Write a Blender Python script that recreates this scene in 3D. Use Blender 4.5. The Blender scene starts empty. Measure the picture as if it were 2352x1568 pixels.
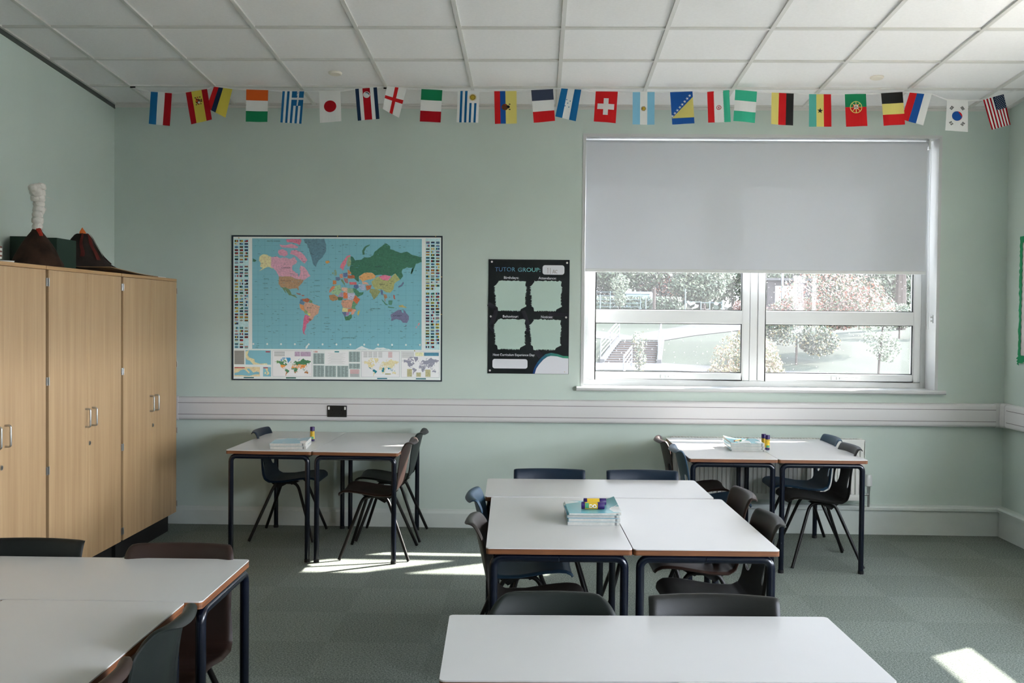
import bpy, bmesh, math, random
from mathutils import Vector, Matrix
from math import pi, sin, cos, radians
random.seed(7)
scene = bpy.context.scene
COL = scene.collection

# ---------------------------------------------------------------- camera, sky, sun, exposure
cam = bpy.data.objects.new('camera', bpy.data.cameras.new('camera')); COL.objects.link(cam)
cam.data.sensor_width = 36.0
cam.data.lens = 36.0 * 2410.1 / 2352
cam.data.clip_start = .05; cam.data.clip_end = 400
_r = Vector((0.999635840716612, 0.025216309246319686, 0.009608522403895805))
_u = Vector((-0.01021813347202866, 0.024158817878719808, 0.9996559114350551))
_w = Vector((-0.024975502059818595, 0.9993900586191043, -0.024407683834464438))
M = Matrix((( _r.x, _u.x, -_w.x, 0), (_r.y, _u.y, -_w.y, 0), (_r.z, _u.z, -_w.z, 1.5794), (0, 0, 0, 1)))
cam.matrix_world = M
scene.camera = cam
scene.view_settings.view_transform = 'Standard'
scene.view_settings.look = 'None'
scene.view_settings.gamma = 1
scene.view_settings.use_curve_mapping = False
scene.view_settings.exposure = 2.85

SKY = 1.06
SUN = 5.0
world = bpy.data.worlds.new('world'); scene.world = world; world.use_nodes = True
wn = world.node_tree.nodes; wl = world.node_tree.links; wn.clear()
wo = wn.new('ShaderNodeOutputWorld'); bg = wn.new('ShaderNodeBackground')
tc = wn.new('ShaderNodeTexCoord'); sx = wn.new('ShaderNodeSeparateXYZ'); rp = wn.new('ShaderNodeValToRGB')
rp.color_ramp.elements[0].position = 0.0; rp.color_ramp.elements[0].color = (.89, .94, 1.0, 1)
rp.color_ramp.elements[1].position = .6; rp.color_ramp.elements[1].color = (.68, .80, 1.0, 1)
wl.new(tc.outputs['Generated'], sx.inputs[0]); wl.new(sx.outputs['Z'], rp.inputs[0]); wl.new(rp.outputs[0], bg.inputs[0])
# the sky is brightest round the sun's side and to the rear, duller over the garden
s1 = wn.new('ShaderNodeMath'); s1.operation = 'MULTIPLY_ADD'; s1.inputs[1].default_value = -.8
mrg = wn.new('ShaderNodeMapRange'); mrg.interpolation_type = 'SMOOTHSTEP'
mrg.inputs['From Min'].default_value = -.3; mrg.inputs['From Max'].default_value = .9; mrg.inputs['To Min'].default_value = .25 * SKY; mrg.inputs['To Max'].default_value = 6.5 * SKY
wl.new(sx.outputs['Y'], s1.inputs[0]); wl.new(sx.outputs['X'], s1.inputs[2]); wl.new(s1.outputs[0], mrg.inputs[0]); wl.new(mrg.outputs[0], bg.inputs[1])
wl.new(bg.outputs[0], wo.inputs[0])

sun = bpy.data.objects.new('sun', bpy.data.lights.new('sun', 'SUN')); COL.objects.link(sun)
sun.data.energy = SUN; sun.data.angle = radians(.9); sun.data.color = (1.0, .95, .87)
SUND = Vector((1, .64, .83)).normalized()
sun.rotation_euler = SUND.to_track_quat('Z', 'Y').to_euler()

WY = 7.779; XL = -3.173; XR = 3.421; ZC = 3.1224; SL = .06826; YF = -3.4
def ceil_z(y): return ZC + SL * (WY - y)

def portal(name, loc, rot, sx_, sy_):
    l = bpy.data.lights.new(name, 'AREA'); l.shape = 'RECTANGLE'; l.size = sx_; l.size_y = sy_
    l.cycles.is_portal = True
    o = bpy.data.objects.new(name, l); COL.objects.link(o); o.location = loc; o.rotation_euler = rot
# sky portals in the window openings (they emit nothing, they guide the sky sampling)
portal('window_portal', (1.62, WY + .33, 2.0), (radians(-90), 0, 0), 2.6, 1.9)
portal('window_portal', (XR + .33, 4.9, 2.0), (radians(90), 0, radians(90)), 2.6, 1.9)
portal('window_portal', (XR + .33, 1.7, 2.0), (radians(90), 0, radians(90)), 2.6, 1.9)
portal('window_portal', (XR + .33, -1.6, 2.0), (radians(90), 0, radians(90)), 2.6, 1.9)


# ---------------------------------------------------------------- materials
def lin(c): return c / 12.92 if c <= .04045 else ((c + .055) / 1.055) ** 2.4
def S(r, g, b, k=1.0): return tuple(lin(min(1, v * k / 255)) for v in (r, g, b)) + (1,)
_m = {}
def mat(name, col, rough=.6, spec=.5, bump=0, bscale=200, var=0, vscale=40, metal=0, coat=0, trans=0):
    if name in _m: return _m[name]
    m = bpy.data.materials.new(name); m.use_nodes = True; _m[name] = m
    n = m.node_tree.nodes; l = m.node_tree.links; b = n['Principled BSDF']
    b.inputs['Base Color'].default_value = col; b.inputs['Roughness'].default_value = rough
    b.inputs['Specular IOR Level'].default_value = spec; b.inputs['Metallic'].default_value = metal
    b.inputs['Coat Weight'].default_value = coat
    t = n.new('ShaderNodeTexCoord')
    if var:
        nz = n.new('ShaderNodeTexNoise'); nz.inputs['Scale'].default_value = vscale; nz.inputs['Detail'].default_value = 4
        l.new(t.outputs['Object'], nz.inputs['Vector'])
        mx = n.new('ShaderNodeMix'); mx.data_type = 'RGBA'
        mx.inputs['A'].default_value = tuple(v * (1 - var) for v in col[:3]) + (1,)
        mx.inputs['B'].default_value = tuple(min(1, v * (1 + var)) for v in col[:3]) + (1,)
        mr = n.new('ShaderNodeMapRange'); mr.inputs['From Min'].default_value = .3; mr.inputs['From Max'].default_value = .7
        l.new(nz.outputs[0], mr.inputs[0]); l.new(mr.outputs[0], mx.inputs['Factor']); l.new(mx.outputs['Result'], b.inputs['Base Color'])
    if bump:
        nb = n.new('ShaderNodeTexNoise'); nb.inputs['Scale'].default_value = bscale; nb.inputs['Detail'].default_value = 3
        l.new(t.outputs['Object'], nb.inputs['Vector'])
        bp_ = n.new('ShaderNodeBump'); bp_.inputs['Strength'].default_value = bump; bp_.inputs['Distance'].default_value = .002
        l.new(nb.outputs[0], bp_.inputs['Height']); l.new(bp_.outputs[0], b.inputs['Normal'])
    if trans:
        tr = n.new('ShaderNodeBsdfTranslucent'); tr.inputs[0].default_value = col
        ms = n.new('ShaderNodeMixShader'); ms.inputs[0].default_value = trans
        l.new(b.outputs[0], ms.inputs[1]); l.new(tr.outputs[0], ms.inputs[2]); l.new(ms.outputs[0], n['Material Output'].inputs[0])
    return m

WALLC = S(196, 209, 201)
m_wall = mat('sage_wall_paint', WALLC, .75, .3, .12, 300, .015, 3)
m_white = mat('white_gloss_paint', S(199, 201, 200), .35)
m_upvc = mat('white_upvc', S(215, 217, 216), .3)
m_skirt = mat('white_skirting_paint', S(205, 212, 207), .5, .5, 0, 1, .04, 6)
m_trunk = mat('cream_pvc_trunking', S(214, 212, 212), .4)
m_line = mat('grey_seam', S(90, 88, 86), .6)
m_dark = mat('black_gap', S(12, 11, 10), .8)
m_metal = mat('brushed_steel', S(185, 185, 182), .32, metal=1)
m_hinge = mat('dull_hinge_steel', S(120, 116, 108), .45, metal=1)
m_brass = mat('brass_pin', S(200, 175, 110), .35, metal=1)

def carpet_mat():
    m = bpy.data.materials.new('green_carpet_tiles'); m.use_nodes = True
    n = m.node_tree.nodes; l = m.node_tree.links; b = n['Principled BSDF']
    b.inputs['Roughness'].default_value = .95; b.inputs['Specular IOR Level'].default_value = .1
    t = n.new('ShaderNodeTexCoord')
    nz = n.new('ShaderNodeTexNoise'); nz.inputs['Scale'].default_value = 120; nz.inputs['Detail'].default_value = 5; nz.inputs['Roughness'].default_value = .9
    r = n.new('ShaderNodeValToRGB'); r.color_ramp.elements[0].position = .36; r.color_ramp.elements[1].position = .66
    r.color_ramp.elements[0].color = S(30, 44, 37); r.color_ramp.elements[1].color = S(170, 178, 168)
    l.new(t.outputs['Object'], nz.inputs['Vector']); l.new(nz.outputs[0], r.inputs[0])
    ck = n.new('ShaderNodeTexChecker'); ck.inputs['Scale'].default_value = 2
    ck.inputs['Color1'].default_value = (1, 1, 1, 1); ck.inputs['Color2'].default_value = (.91, .915, .91, 1)
    l.new(t.outputs['Object'], ck.inputs['Vector'])
    mx = n.new('ShaderNodeMix'); mx.data_type = 'RGBA'; mx.blend_type = 'MULTIPLY'; mx.inputs['Factor'].default_value = 1
    l.new(r.outputs[0], mx.inputs['A']); l.new(ck.outputs[0], mx.inputs['B']); l.new(mx.outputs['Result'], b.inputs['Base Color'])
    bp_ = n.new('ShaderNodeBump'); bp_.inputs['Strength'].default_value = .7; bp_.inputs['Distance'].default_value = .004
    l.new(nz.outputs[0], bp_.inputs['Height']); l.new(bp_.outputs[0], b.inputs['Normal'])
    return m
m_carpet = carpet_mat()

def beech_mat(name, c1, c2, sx_=14, sy_=14, sz_=.5, rough=.45):
    m = bpy.data.materials.new(name); m.use_nodes = True
    n = m.node_tree.nodes; l = m.node_tree.links; b = n['Principled BSDF']; b.inputs['Roughness'].default_value = rough
    t = n.new('ShaderNodeTexCoord'); mp = n.new('ShaderNodeMapping'); mp.inputs['Scale'].default_value = (sx_, sy_, sz_)
    nz = n.new('ShaderNodeTexNoise'); nz.inputs['Scale'].default_value = 1.6; nz.inputs['Detail'].default_value = 8; nz.inputs['Roughness'].default_value = .65
    r = n.new('ShaderNodeValToRGB'); r.color_ramp.elements[0].position = .3; r.color_ramp.elements[1].position = .7
    r.color_ramp.elements[0].color = c1; r.color_ramp.elements[1].color = c2
    l.new(t.outputs['Object'], mp.inputs[0]); l.new(mp.outputs[0], nz.inputs['Vector']); l.new(nz.outputs[0], r.inputs[0]); l.new(r.outputs[0], b.inputs['Base Color'])
    return m
m_beech = beech_mat('beech_laminate', S(168, 136, 98), S(194, 162, 122))
m_beech_edge = beech_mat('beech_edge', S(170, 132, 88), S(192, 154, 108), 3, .6, 20)
m_gap = mat('dark_brown_cabinet_side', S(66, 42, 20), .6)
m_ply = beech_mat('brown_ply_edge', S(80, 45, 24), S(142, 88, 50), 2.2, 2.2, 60, .5)
m_top = mat('pale_grey_desk_laminate', S(208, 206, 204), .28, .5, .02, 500, .012, 5)
m_navy = mat('navy_painted_steel', S(9, 14, 28), .22, .5)
m_leg = mat('dark_brown_painted_steel', S(14, 11, 9), .42, .3)

# ---------------------------------------------------------------- helpers
class MB:
    def __init__(s): s.v = []; s.f = []; s.m = []; s.mats = []
    def mi(s, m):
        if m not in s.mats: s.mats.append(m)
        return s.mats.index(m)
    def face(s, pts, m):
        k = len(s.v); s.v += [tuple(p) for p in pts]; s.f.append(list(range(k, k + len(pts)))); s.m.append(s.mi(m))
    def box(s, x0, x1, y0, y1, z0, z1, m):
        k = len(s.v); i = s.mi(m)
        s.v += [(x, y, z) for z in (z0, z1) for y in (y0, y1) for x in (x0, x1)]
        for q in ((0, 2, 3, 1), (4, 5, 7, 6), (0, 1, 5, 4), (2, 6, 7, 3), (0, 4, 6, 2), (1, 3, 7, 5)):
            s.f.append([k + a for a in q]); s.m.append(i)
        return s
    def prism(s, poly, z0, z1, m, axis='z'):
        # poly: 2D pts; extruded along axis
        def P(a, b, c): return {'z': (a, b, c), 'x': (c, a, b), 'y': (a, c, b)}[axis]
        k = len(s.v); n = len(poly); i = s.mi(m)
        s.v += [P(a, b, z0) for a, b in poly] + [P(a, b, z1) for a, b in poly]
        s.f.append(list(range(k + n - 1, k - 1, -1))); s.m.append(i)
        s.f.append(list(range(k + n, k + 2 * n))); s.m.append(i)
        for j in range(n):
            s.f.append([k + j, k + (j + 1) % n, k + n + (j + 1) % n, k + n + j]); s.m.append(i)
        return s
    def tube(s, pts, r, m, seg=10, cap=True):
        pts = [Vector(p) for p in pts]; n = len(pts); i = s.mi(m); k = len(s.v)
        rr = r if isinstance(r, (list, tuple)) else [r] * n
        up = None
        for j, p in enumerate(pts):
            d = (pts[min(j + 1, n - 1)] - pts[max(j - 1, 0)])
            if d.length < 1e-9: d = Vector((0, 0, 1))
            d.normalize()
            if up is None:
                a = Vector((0, 0, 1)) if abs(d.z) < .9 else Vector((1, 0, 0))
                up = d.cross(a).normalized()
            else:
                up = (up - d * up.dot(d)).normalized()
            w = d.cross(up)
            for q in range(seg):
                t = 2 * pi * q / seg; s.v.append(tuple(p + (up * cos(t) + w * sin(t)) * rr[j]))
        for j in range(n - 1):
            for q in range(seg):
                a = k + j * seg + q; b = k + j * seg + (q + 1) % seg
                s.f.append([a, b, b + seg, a + seg]); s.m.append(i)
        if cap:
            s.f.append([k + q for q in range(seg - 1, -1, -1)]); s.m.append(i)
            s.f.append([k + (n - 1) * seg + q for q in range(seg)]); s.m.append(i)
        return s
    def lathe(s, prof, m, c=(0, 0, 0), seg=24, mats=None, noise=None):
        k = len(s.v); n = len(prof)
        for j, (r, z) in enumerate(prof):
            for q in range(seg):
                t = 2 * pi * q / seg; rr = r * (1 + (noise(t, j) if noise else 0))
                s.v.append((c[0] + rr * cos(t), c[1] + rr * sin(t), c[2] + z))
        for j in range(n - 1):
            i = s.mi(mats[j] if mats else m)
            for q in range(seg):
                a = k + j * seg + q; b = k + j * seg + (q + 1) % seg
                s.f.append([a, b, b + seg, a + seg]); s.m.append(i)
        s.f.append([k + q for q in range(seg - 1, -1, -1)]); s.m.append(s.mi(mats[0] if mats else m))
        s.f.append([k + (n - 1) * seg + q for q in range(seg)]); s.m.append(s.mi(mats[-1] if mats else m))
        return s
    def sphere(s, c, r, m, sub=2, sc=(1, 1, 1), jit=0):
        bm = bmesh.new(); bmesh.ops.create_icosphere(bm, subdivisions=sub, radius=1)
        k = len(s.v); i = s.mi(m)
        for v in bm.verts:
            q = 1 + random.uniform(-jit, jit)
            s.v.append((c[0] + v.co.x * r * sc[0] * q, c[1] + v.co.y * r * sc[1] * q, c[2] + v.co.z * r * sc[2] * q))
        for f in bm.faces: s.f.append([k + v.index for v in f.verts]); s.m.append(i)
        bm.free(); return s
    def text(s, body, size, fn, m, align='LEFT', bold=0, fit=0, mfn=None):
        cu = bpy.data.curves.new('t', 'FONT'); cu.body = body; cu.size = size; cu.align_x = align; cu.offset = bold
        cu.resolution_u = 4
        o = bpy.data.objects.new('t', cu); me = bpy.data.meshes.new_from_object(o)
        k = len(s.v); i = s.mi(m)
        sc_ = fit / max(v.co.x for v in me.vertices) if fit else 1
        s.v += [tuple(fn(v.co.x * sc_, v.co.y)) for v in me.vertices]
        for p in me.polygons: s.f.append([k + a for a in p.vertices]); s.m.append(s.mi(mfn(p.center.x * sc_)) if mfn else i)
        bpy.data.objects.remove(o); bpy.data.curves.remove(cu); bpy.data.meshes.remove(me)
        return s
    def mesh(s, name, smooth=False, bevel=0):
        me = bpy.data.meshes.new(name); me.from_pydata(s.v, [], s.f)
        for m in s.mats: me.materials.append(m)
        me.polygons.foreach_set('material_index', s.m)
        if bevel:
            bm = bmesh.new(); bm.from_mesh(me)
            bmesh.ops.remove_doubles(bm, verts=bm.verts, dist=1e-5)
            ed = [e for e in bm.edges if len(e.link_faces) == 2 and e.calc_face_angle(0) > .5]
            bmesh.ops.bevel(bm, geom=ed, offset=bevel, segments=2, affect='EDGES', profile=.5)
            bm.to_mesh(me); bm.free()
        if smooth:
            me.shade_smooth()
            try: me.set_sharp_from_angle(angle=radians(38))
            except Exception: pass
        me.update(); return me
    def build(s, name, parent=None, smooth=False, bevel=0, label=None):
        o = bpy.data.objects.new(name, s.mesh(name, smooth, bevel)); COL.objects.link(o)
        if parent: o.parent = parent
        if label: o['label'] = label
        return o

def obj(name, me, parent=None, label=None):
    o = bpy.data.objects.new(name, me); COL.objects.link(o)
    if parent: o.parent = parent
    if label: o['label'] = label
    return o
def tag(o, label, cat, group=None, kind=None):
    if label: o['label'] = label
    if cat: o['category'] = cat
    if group: o['group'] = group
    if kind: o['kind'] = kind
    return o
def empty(name, loc=(0, 0, 0), rz=0, rx=0, ry=0):
    o = bpy.data.objects.new(name, None); o.empty_display_size = .1; COL.objects.link(o)
    o.location = loc; o.rotation_euler = (rx, ry, rz); return o
def struct(o, label=None):
    o['kind'] = 'structure'
    if label: o['label'] = label
    return o
def arc(c, r, a0, a1, n, plane):
    out = []
    for j in range(n + 1):
        t = a0 + (a1 - a0) * j / n; u, v = r * cos(t), r * sin(t)
        out.append({'xz': (c[0] + u, c[1], c[2] + v), 'yz': (c[0], c[1] + u, c[2] + v), 'xy': (c[0] + u, c[1] + v, c[2])}[plane])
    return out

# ---------------------------------------------------------------- room shell
TH = .34
b = MB(); b.box(XL - TH, XR + TH, YF - TH, WY + TH, -.2, 0, m_carpet); struct(b.build('floor'), 'dark green carpet tiles')
WX0, WX1, WZ0, WZ1 = .328, 2.925, 1.06, 2.915
b = MB(); H = 3.35
b.box(XL - TH, WX0, WY, WY + TH, 0, H, m_wall); b.box(WX1, XR + TH, WY, WY + TH, 0, H, m_wall)
b.box(WX0, WX1, WY, WY + TH, 0, WZ0, m_wall); b.box(WX0, WX1, WY, WY + TH, WZ1, H, m_wall)
struct(b.build('wall_back'), 'pale sage green wall')
H2 = ceil_z(YF) + .2
b = MB(); b.box(XL - TH, XL, YF - TH, WY, 0, H2, m_wall); struct(b.build('wall_left'), 'pale sage green wall behind the cupboards')
RW = [(3.6, 6.2), (.4, 3.0), (-2.9, -.3)]
b = MB(); y = YF - TH
for (a, c) in sorted(RW):
    b.box(XR, XR + TH, y, a, 0, H2, m_wall); b.box(XR, XR + TH, a, c, 0, WZ0, m_wall); b.box(XR, XR + TH, a, c, WZ1, H2, m_wall); y = c
b.box(XR, XR + TH, y, WY, 0, H2, m_wall); struct(b.build('wall_right'), 'pale sage green wall at the right')
b = MB(); b.box(XL - TH, XR + TH, YF - TH, YF, 0, H2, m_wall); struct(b.build('wall_front'), 'pale sage green wall behind the camera')

# suspended ceiling: tiles a little above the white grid
m_tile = mat('white_ceiling_tile', S(240, 239, 238), .9, .1, .5, 260, .02, 60)
m_grid = mat('white_ceiling_grid', S(212, 211, 206), .5)
b = MB()
def cq(x0, x1, y0, y1, dz, t, m):
    k = len(b.v); i = b.mi(m)
    b.v += [(x, y, ceil_z(y) + dz + q) for q in (0, t) for y in (y0, y1) for x in (x0, x1)]
    for q in ((0, 2, 3, 1), (4, 5, 7, 6), (0, 1, 5, 4), (2, 6, 7, 3), (0, 4, 6, 2), (1, 3, 7, 5)):
        b.f.append([k + a for a in q]); b.m.append(i)
cq(XL - TH, XR + TH, YF - TH, WY + TH, .012, .08, m_tile)
TX, TY = -.475, 7.309
x = TX - .6 * 5
while x < XR:
    if x > XL: cq(x - .012, x + .012, YF, WY, 0, .02, m_grid)
    x += .6
y = TY
while y > YF:
    cq(XL, XR, y - .012, y + .012, .001, .02, m_grid); y -= .6
struct(b.build('ceiling'), 'white suspended ceiling of square tiles in a metal grid')
b = MB()
cq(XL, XR, WY - .022, WY, -.001, .02, m_grid); cq(XL, XL + .022, YF, WY, -.001, .02, m_grid); cq(XR - .022, XR, YF, WY, -.001, .02, m_grid)
b.box(XL, XR, WY - .004, WY, ZC - .02, ZC, m_grid)
struct(b.build('trim_1'), 'white edge trim of the ceiling')
b = MB()
def slopebox(x0, x1, m, z0, z1):
    k = len(b.v); i = b.mi(m)
    b.v += [(x, y, ceil_z(y) + z) for z in (z0, z1) for y in (YF, WY) for x in (x0, x1)]
    for q in ((0, 2, 3, 1), (4, 5, 7, 6), (0, 1, 5, 4), (2, 6, 7, 3), (0, 4, 6, 2), (1, 3, 7, 5)):
        b.f.append([k + a for a in q]); b.m.append(i)
slopebox(XL, XL + .006, mat('painted_shadow_gap', S(70, 76, 72), .7), -.03, -.002)  # grey strip colours in the shade of the gap under the ceiling
struct(b.build('trim_2'), 'dark strip painted as the shadow gap along the left wall')
for k, (x, y, lb) in enumerate([(-1.37, 7.0, 'small round cream sensor disc on the left half of the ceiling'), (2.225, 7.05, 'small round white sensor disc on the ceiling above the window')]):
    b = MB(); r = .045
    b.lathe([(r, 0), (r, -.008), (r * .85, -.014), (.0, -.015)][::-1], mat('cream_plastic', S(226, 220, 205), .5))
    o = b.build('ceiling_sensor', smooth=True); o.location = (x, y, ceil_z(y) + .013); o.rotation_euler = (-math.atan(SL), 0, 0)
    tag(o, lb, 'sensor')

# skirting boards and pipe boxing
def skirt_prof(h, d): return [(0, 0), (-d, 0), (-d, h - .03), (-d * .55, h - .012), (-d * .45, h), (0, h)]
b = MB(); b.prism([(WY + a, z) for a, z in skirt_prof(.135, .02)], XL, .62, m_skirt, 'x')
BX = MB(); BX.prism([(WY, 0), (WY - .045, 0), (WY - .045, .178), (WY - .06, .182), (WY - .06, .2), (WY - .05, .212), (WY, .215)], .62, XR, m_skirt, 'x')
struct(b.build('baseboard_back'), 'white skirting board under the map')
struct(BX.build('trim_3'), 'deeper white pipe boxing along the foot of the wall at the right')
b = MB(); b.prism([(XR - a_, z) for a_, z in ((0, 0), (.045, 0), (.045, .178), (.06, .182), (.06, .2), (.05, .212), (0, .215))], YF, WY - .06, m_skirt, 'y')
struct(b.build('baseboard_right'), 'white skirting along the right wall')
b = MB(); b.prism([(XL - a, z) for a, z in skirt_prof(.135, .02)], YF, WY - .02, m_skirt, 'y'); struct(b.build('baseboard_left'))

# ---------------------------------------------------------------- windows
def glass_mat():
    m = bpy.data.materials.new('veiled_rain_spotted_glass'); m.use_nodes = True
    n = m.node_tree.nodes; l = m.node_tree.links; n.clear()
    out = n.new('ShaderNodeOutputMaterial'); tr = n.new('ShaderNodeBsdfTransparent'); tl = n.new('ShaderNodeBsdfTranslucent'); gl = n.new('ShaderNodeBsdfGlossy')
    tr.inputs[0].default_value = (.985, .98, .985, 1); tl.inputs[0].default_value = (.95, .97, 1, 1); gl.inputs['Roughness'].default_value = .02
    t = n.new('ShaderNodeTexCoord'); vo = n.new('ShaderNodeTexVoronoi'); vo.inputs['Scale'].default_value = 30
    l.new(t.outputs['Object'], vo.inputs['Vector'])
    nz = n.new('ShaderNodeTexNoise'); nz.inputs['Scale'].default_value = 9
    l.new(t.outputs['Object'], nz.inputs['Vector'])
    lt = n.new('ShaderNodeMath'); lt.operation = 'LESS_THAN'
    ms = n.new('ShaderNodeMath'); ms.operation = 'MULTIPLY'; ms.inputs[1].default_value = .27
    l.new(nz.outputs[0], ms.inputs[0]); l.new(vo.outputs['Distance'], lt.inputs[0])
    sb = n.new('ShaderNodeMath'); sb.operation = 'SUBTRACT'; sb.inputs[1].default_value = .06
    l.new(ms.outputs[0], sb.inputs[0]); l.new(sb.outputs[0], lt.inputs[1])
    ml = n.new('ShaderNodeMath'); ml.operation = 'MULTIPLY_ADD'; ml.inputs[1].default_value = .28; ml.inputs[2].default_value = .014  # even translucent base imitates veiling glare over the view; specks are rain spots
    l.new(lt.outputs[0], ml.inputs[0])
    m1 = n.new('ShaderNodeMixShader'); l.new(ml.outputs[0], m1.inputs[0]); l.new(tr.outputs[0], m1.inputs[1]); l.new(tl.outputs[0], m1.inputs[2])
    m2 = n.new('ShaderNodeMixShader'); m2.inputs[0].default_value = .007; l.new(m1.outputs[0], m2.inputs[1]); l.new(gl.outputs[0], m2.inputs[2])
    l.new(m2.outputs[0], out.inputs[0]); return m
m_glass = glass_mat()
m_gasket = mat('black_gasket', S(45, 48, 46), .6)

def handle_mesh():
    b = MB()
    b.box(-.055, .055, -.012, 0, -.012, .012, m_upvc); b.box(-.02, .02, -.03, -.01, -.01, .01, m_upvc)
    b.tube([(.0, -.03, 0), (.03, -.036, .004), (.09, -.036, .006), (.15, -.032, .002)], [.009, .01, .009, .007], m_upvc, 8)
    b.tube([(0, -.0305, 0), (0, -.034, 0)], .004, m_dark, 8)
    return b.mesh('window_handle', True, 0)
_hm = handle_mesh()
_fr = {}
def make_window(name, L, z0, z1, zsplit, label):
    """window in a local frame: x along 0..L, y = 0 at the inner face of the frame, outward +y"""
    root = empty(name); struct(root, label)
    key = (L, z0, z1)
    if key not in _fr:
        f = MB(); F = .045; D = .07
        f.box(0, F, 0, D, z0, z1, m_upvc); f.box(L - F, L, 0, D, z0, z1, m_upvc)
        f.box(F, L - F, 0, D, z0, z0 + F, m_upvc); f.box(F, L - F, 0, D, z1 - F, z1, m_upvc)
        mu = MB(); mu.box(L / 2 - .028, L / 2 + .028, -.004, D, z0 + F, z1 - F, m_upvc)
        sashes = []; panes = []
        xs = [(F + .004, L / 2 - .032), (L / 2 + .032, L - F - .004)]
        zs = [(z0 + F + .004, zsplit), (zsplit + .0, z1 - F)]
        for (a, c) in xs:
            s = MB(); W_ = .055
            lo, hi = z0 + F + .003, z1 - F - .003
            s.box(a, a + W_, -.012, .055, lo, hi, m_upvc); s.box(c - W_, c, -.012, .055, lo, hi, m_upvc)
            s.box(a + W_, c - W_, -.012, .055, lo, lo + W_, m_upvc); s.box(a + W_, c - W_, -.012, .055, hi - W_, hi, m_upvc)
            s.box(a + W_, c - W_, -.012, .055, zsplit - .05, zsplit + .05, m_upvc)
            sashes.append(s.mesh('sash', False, .004))
            g = MB()
            for (p, q) in ((lo + W_, zsplit - .05), (zsplit + .05, hi - W_)):
                gk = MB(); x0, x1 = a + W_, c - W_; t = .006
                gk.box(x0, x0 + t, .008, .02, p, q, m_gasket); gk.box(x1 - t, x1, .008, .02, p, q, m_gasket)
                gk.box(x0 + t, x1 - t, .008, .02, p, p + t, m_gasket); gk.box(x0 + t, x1 - t, .008, .02, q - t, q, m_gasket)
                gp = MB(); gp.box(x0, x1, .02, .026, p, q, m_glass)
                panes.append((gp.mesh('pane'), gk.mesh('gasket'), (a + c) / 2, lo))
        _fr[key] = (f.mesh('frame', False, .004), mu.mesh('mullion', False, .003), sashes, panes)
    fm, mm, ss, ps = _fr[key]
    obj('window_frame', fm, root); obj('mullion', mm, root)
    for i, s in enumerate(ss):
        so = obj('sash', s, root)
        for pm, gm, cx_, lo in ps[i * 2:i * 2 + 2]:
            obj('pane', pm, so); obj('gasket', gm, so)
        h = obj('window_handle', _hm, so); h.location = (ps[i * 2][2], -.012, lo + .026)
    return root
w1 = make_window('window_1', WX1 - WX0, WZ0, WZ1, 1.585, 'white double window looking onto the school garden')
w1.location = (WX0, WY + .2, 0)
for i, (a, c) in enumerate(RW):
    w = make_window('window_%d' % (i + 2), c - a, WZ0, WZ1, 1.585, 'white window in the right wall')
    w.rotation_euler = (0, 0, radians(-90)); w.location = (XR + .2, c, 0)
# reveal linings and sills
def lining(ax):
    b = MB()
    if ax is None:
        b.box(WX0 - .001, WX0 + .01, WY - .004, WY + .2, WZ0, WZ1, m_white); b.box(WX1 - .01, WX1 + .001, WY - .004, WY + .2, WZ0, WZ1, m_white)
        b.box(WX0 + .01, WX1 - .01, WY - .004, WY + .2, WZ1 - .01, WZ1 + .001, m_white)
        b.box(WX0 - .012, WX0 - .001, WY - .005, WY - .0005, WZ0, WZ1 + .012, m_white); b.box(WX1 + .001, WX1 + .012, WY - .005, WY - .0005, WZ0, WZ1 + .012, m_white)
        b.box(WX0 - .001, WX1 + .001, WY - .005, WY - .0005, WZ1 + .001, WZ1 + .012, m_white)
    else:
        a, c = ax
        b.box(XR - .004, XR + .2, a - .001, a + .01, WZ0, WZ1, m_white); b.box(XR - .004, XR + .2, c - .01, c + .001, WZ0, WZ1, m_white)
        b.box(XR - .004, XR + .2, a + .01, c - .01, WZ1 - .01, WZ1 + .001, m_white)
    return b
struct(lining(None).build('trim_4'), 'white lining of the window reveal')
for i, r_ in enumerate(RW): struct(lining(r_).build('trim_%d' % (5 + i)))
b = MB(); b.prism([(WY + .2, WZ0 - .028), (WY - .038, WZ0 - .028), (WY - .046, WZ0 - .02), (WY - .046, WZ0 - .006), (WY - .038, WZ0 + .002), (WY + .2, WZ0 + .002)], .285, 2.985, m_white, 'x')
struct(b.build('trim_8', smooth=True), 'white window sill board')
for i, (a, c) in enumerate(RW):
    b = MB(); b.box(XR - .045, XR + .2, a - .045, c + .045, WZ0 - .028, WZ0 + .002, m_white); struct(b.build('trim_%d' % (9 + i)))

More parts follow.
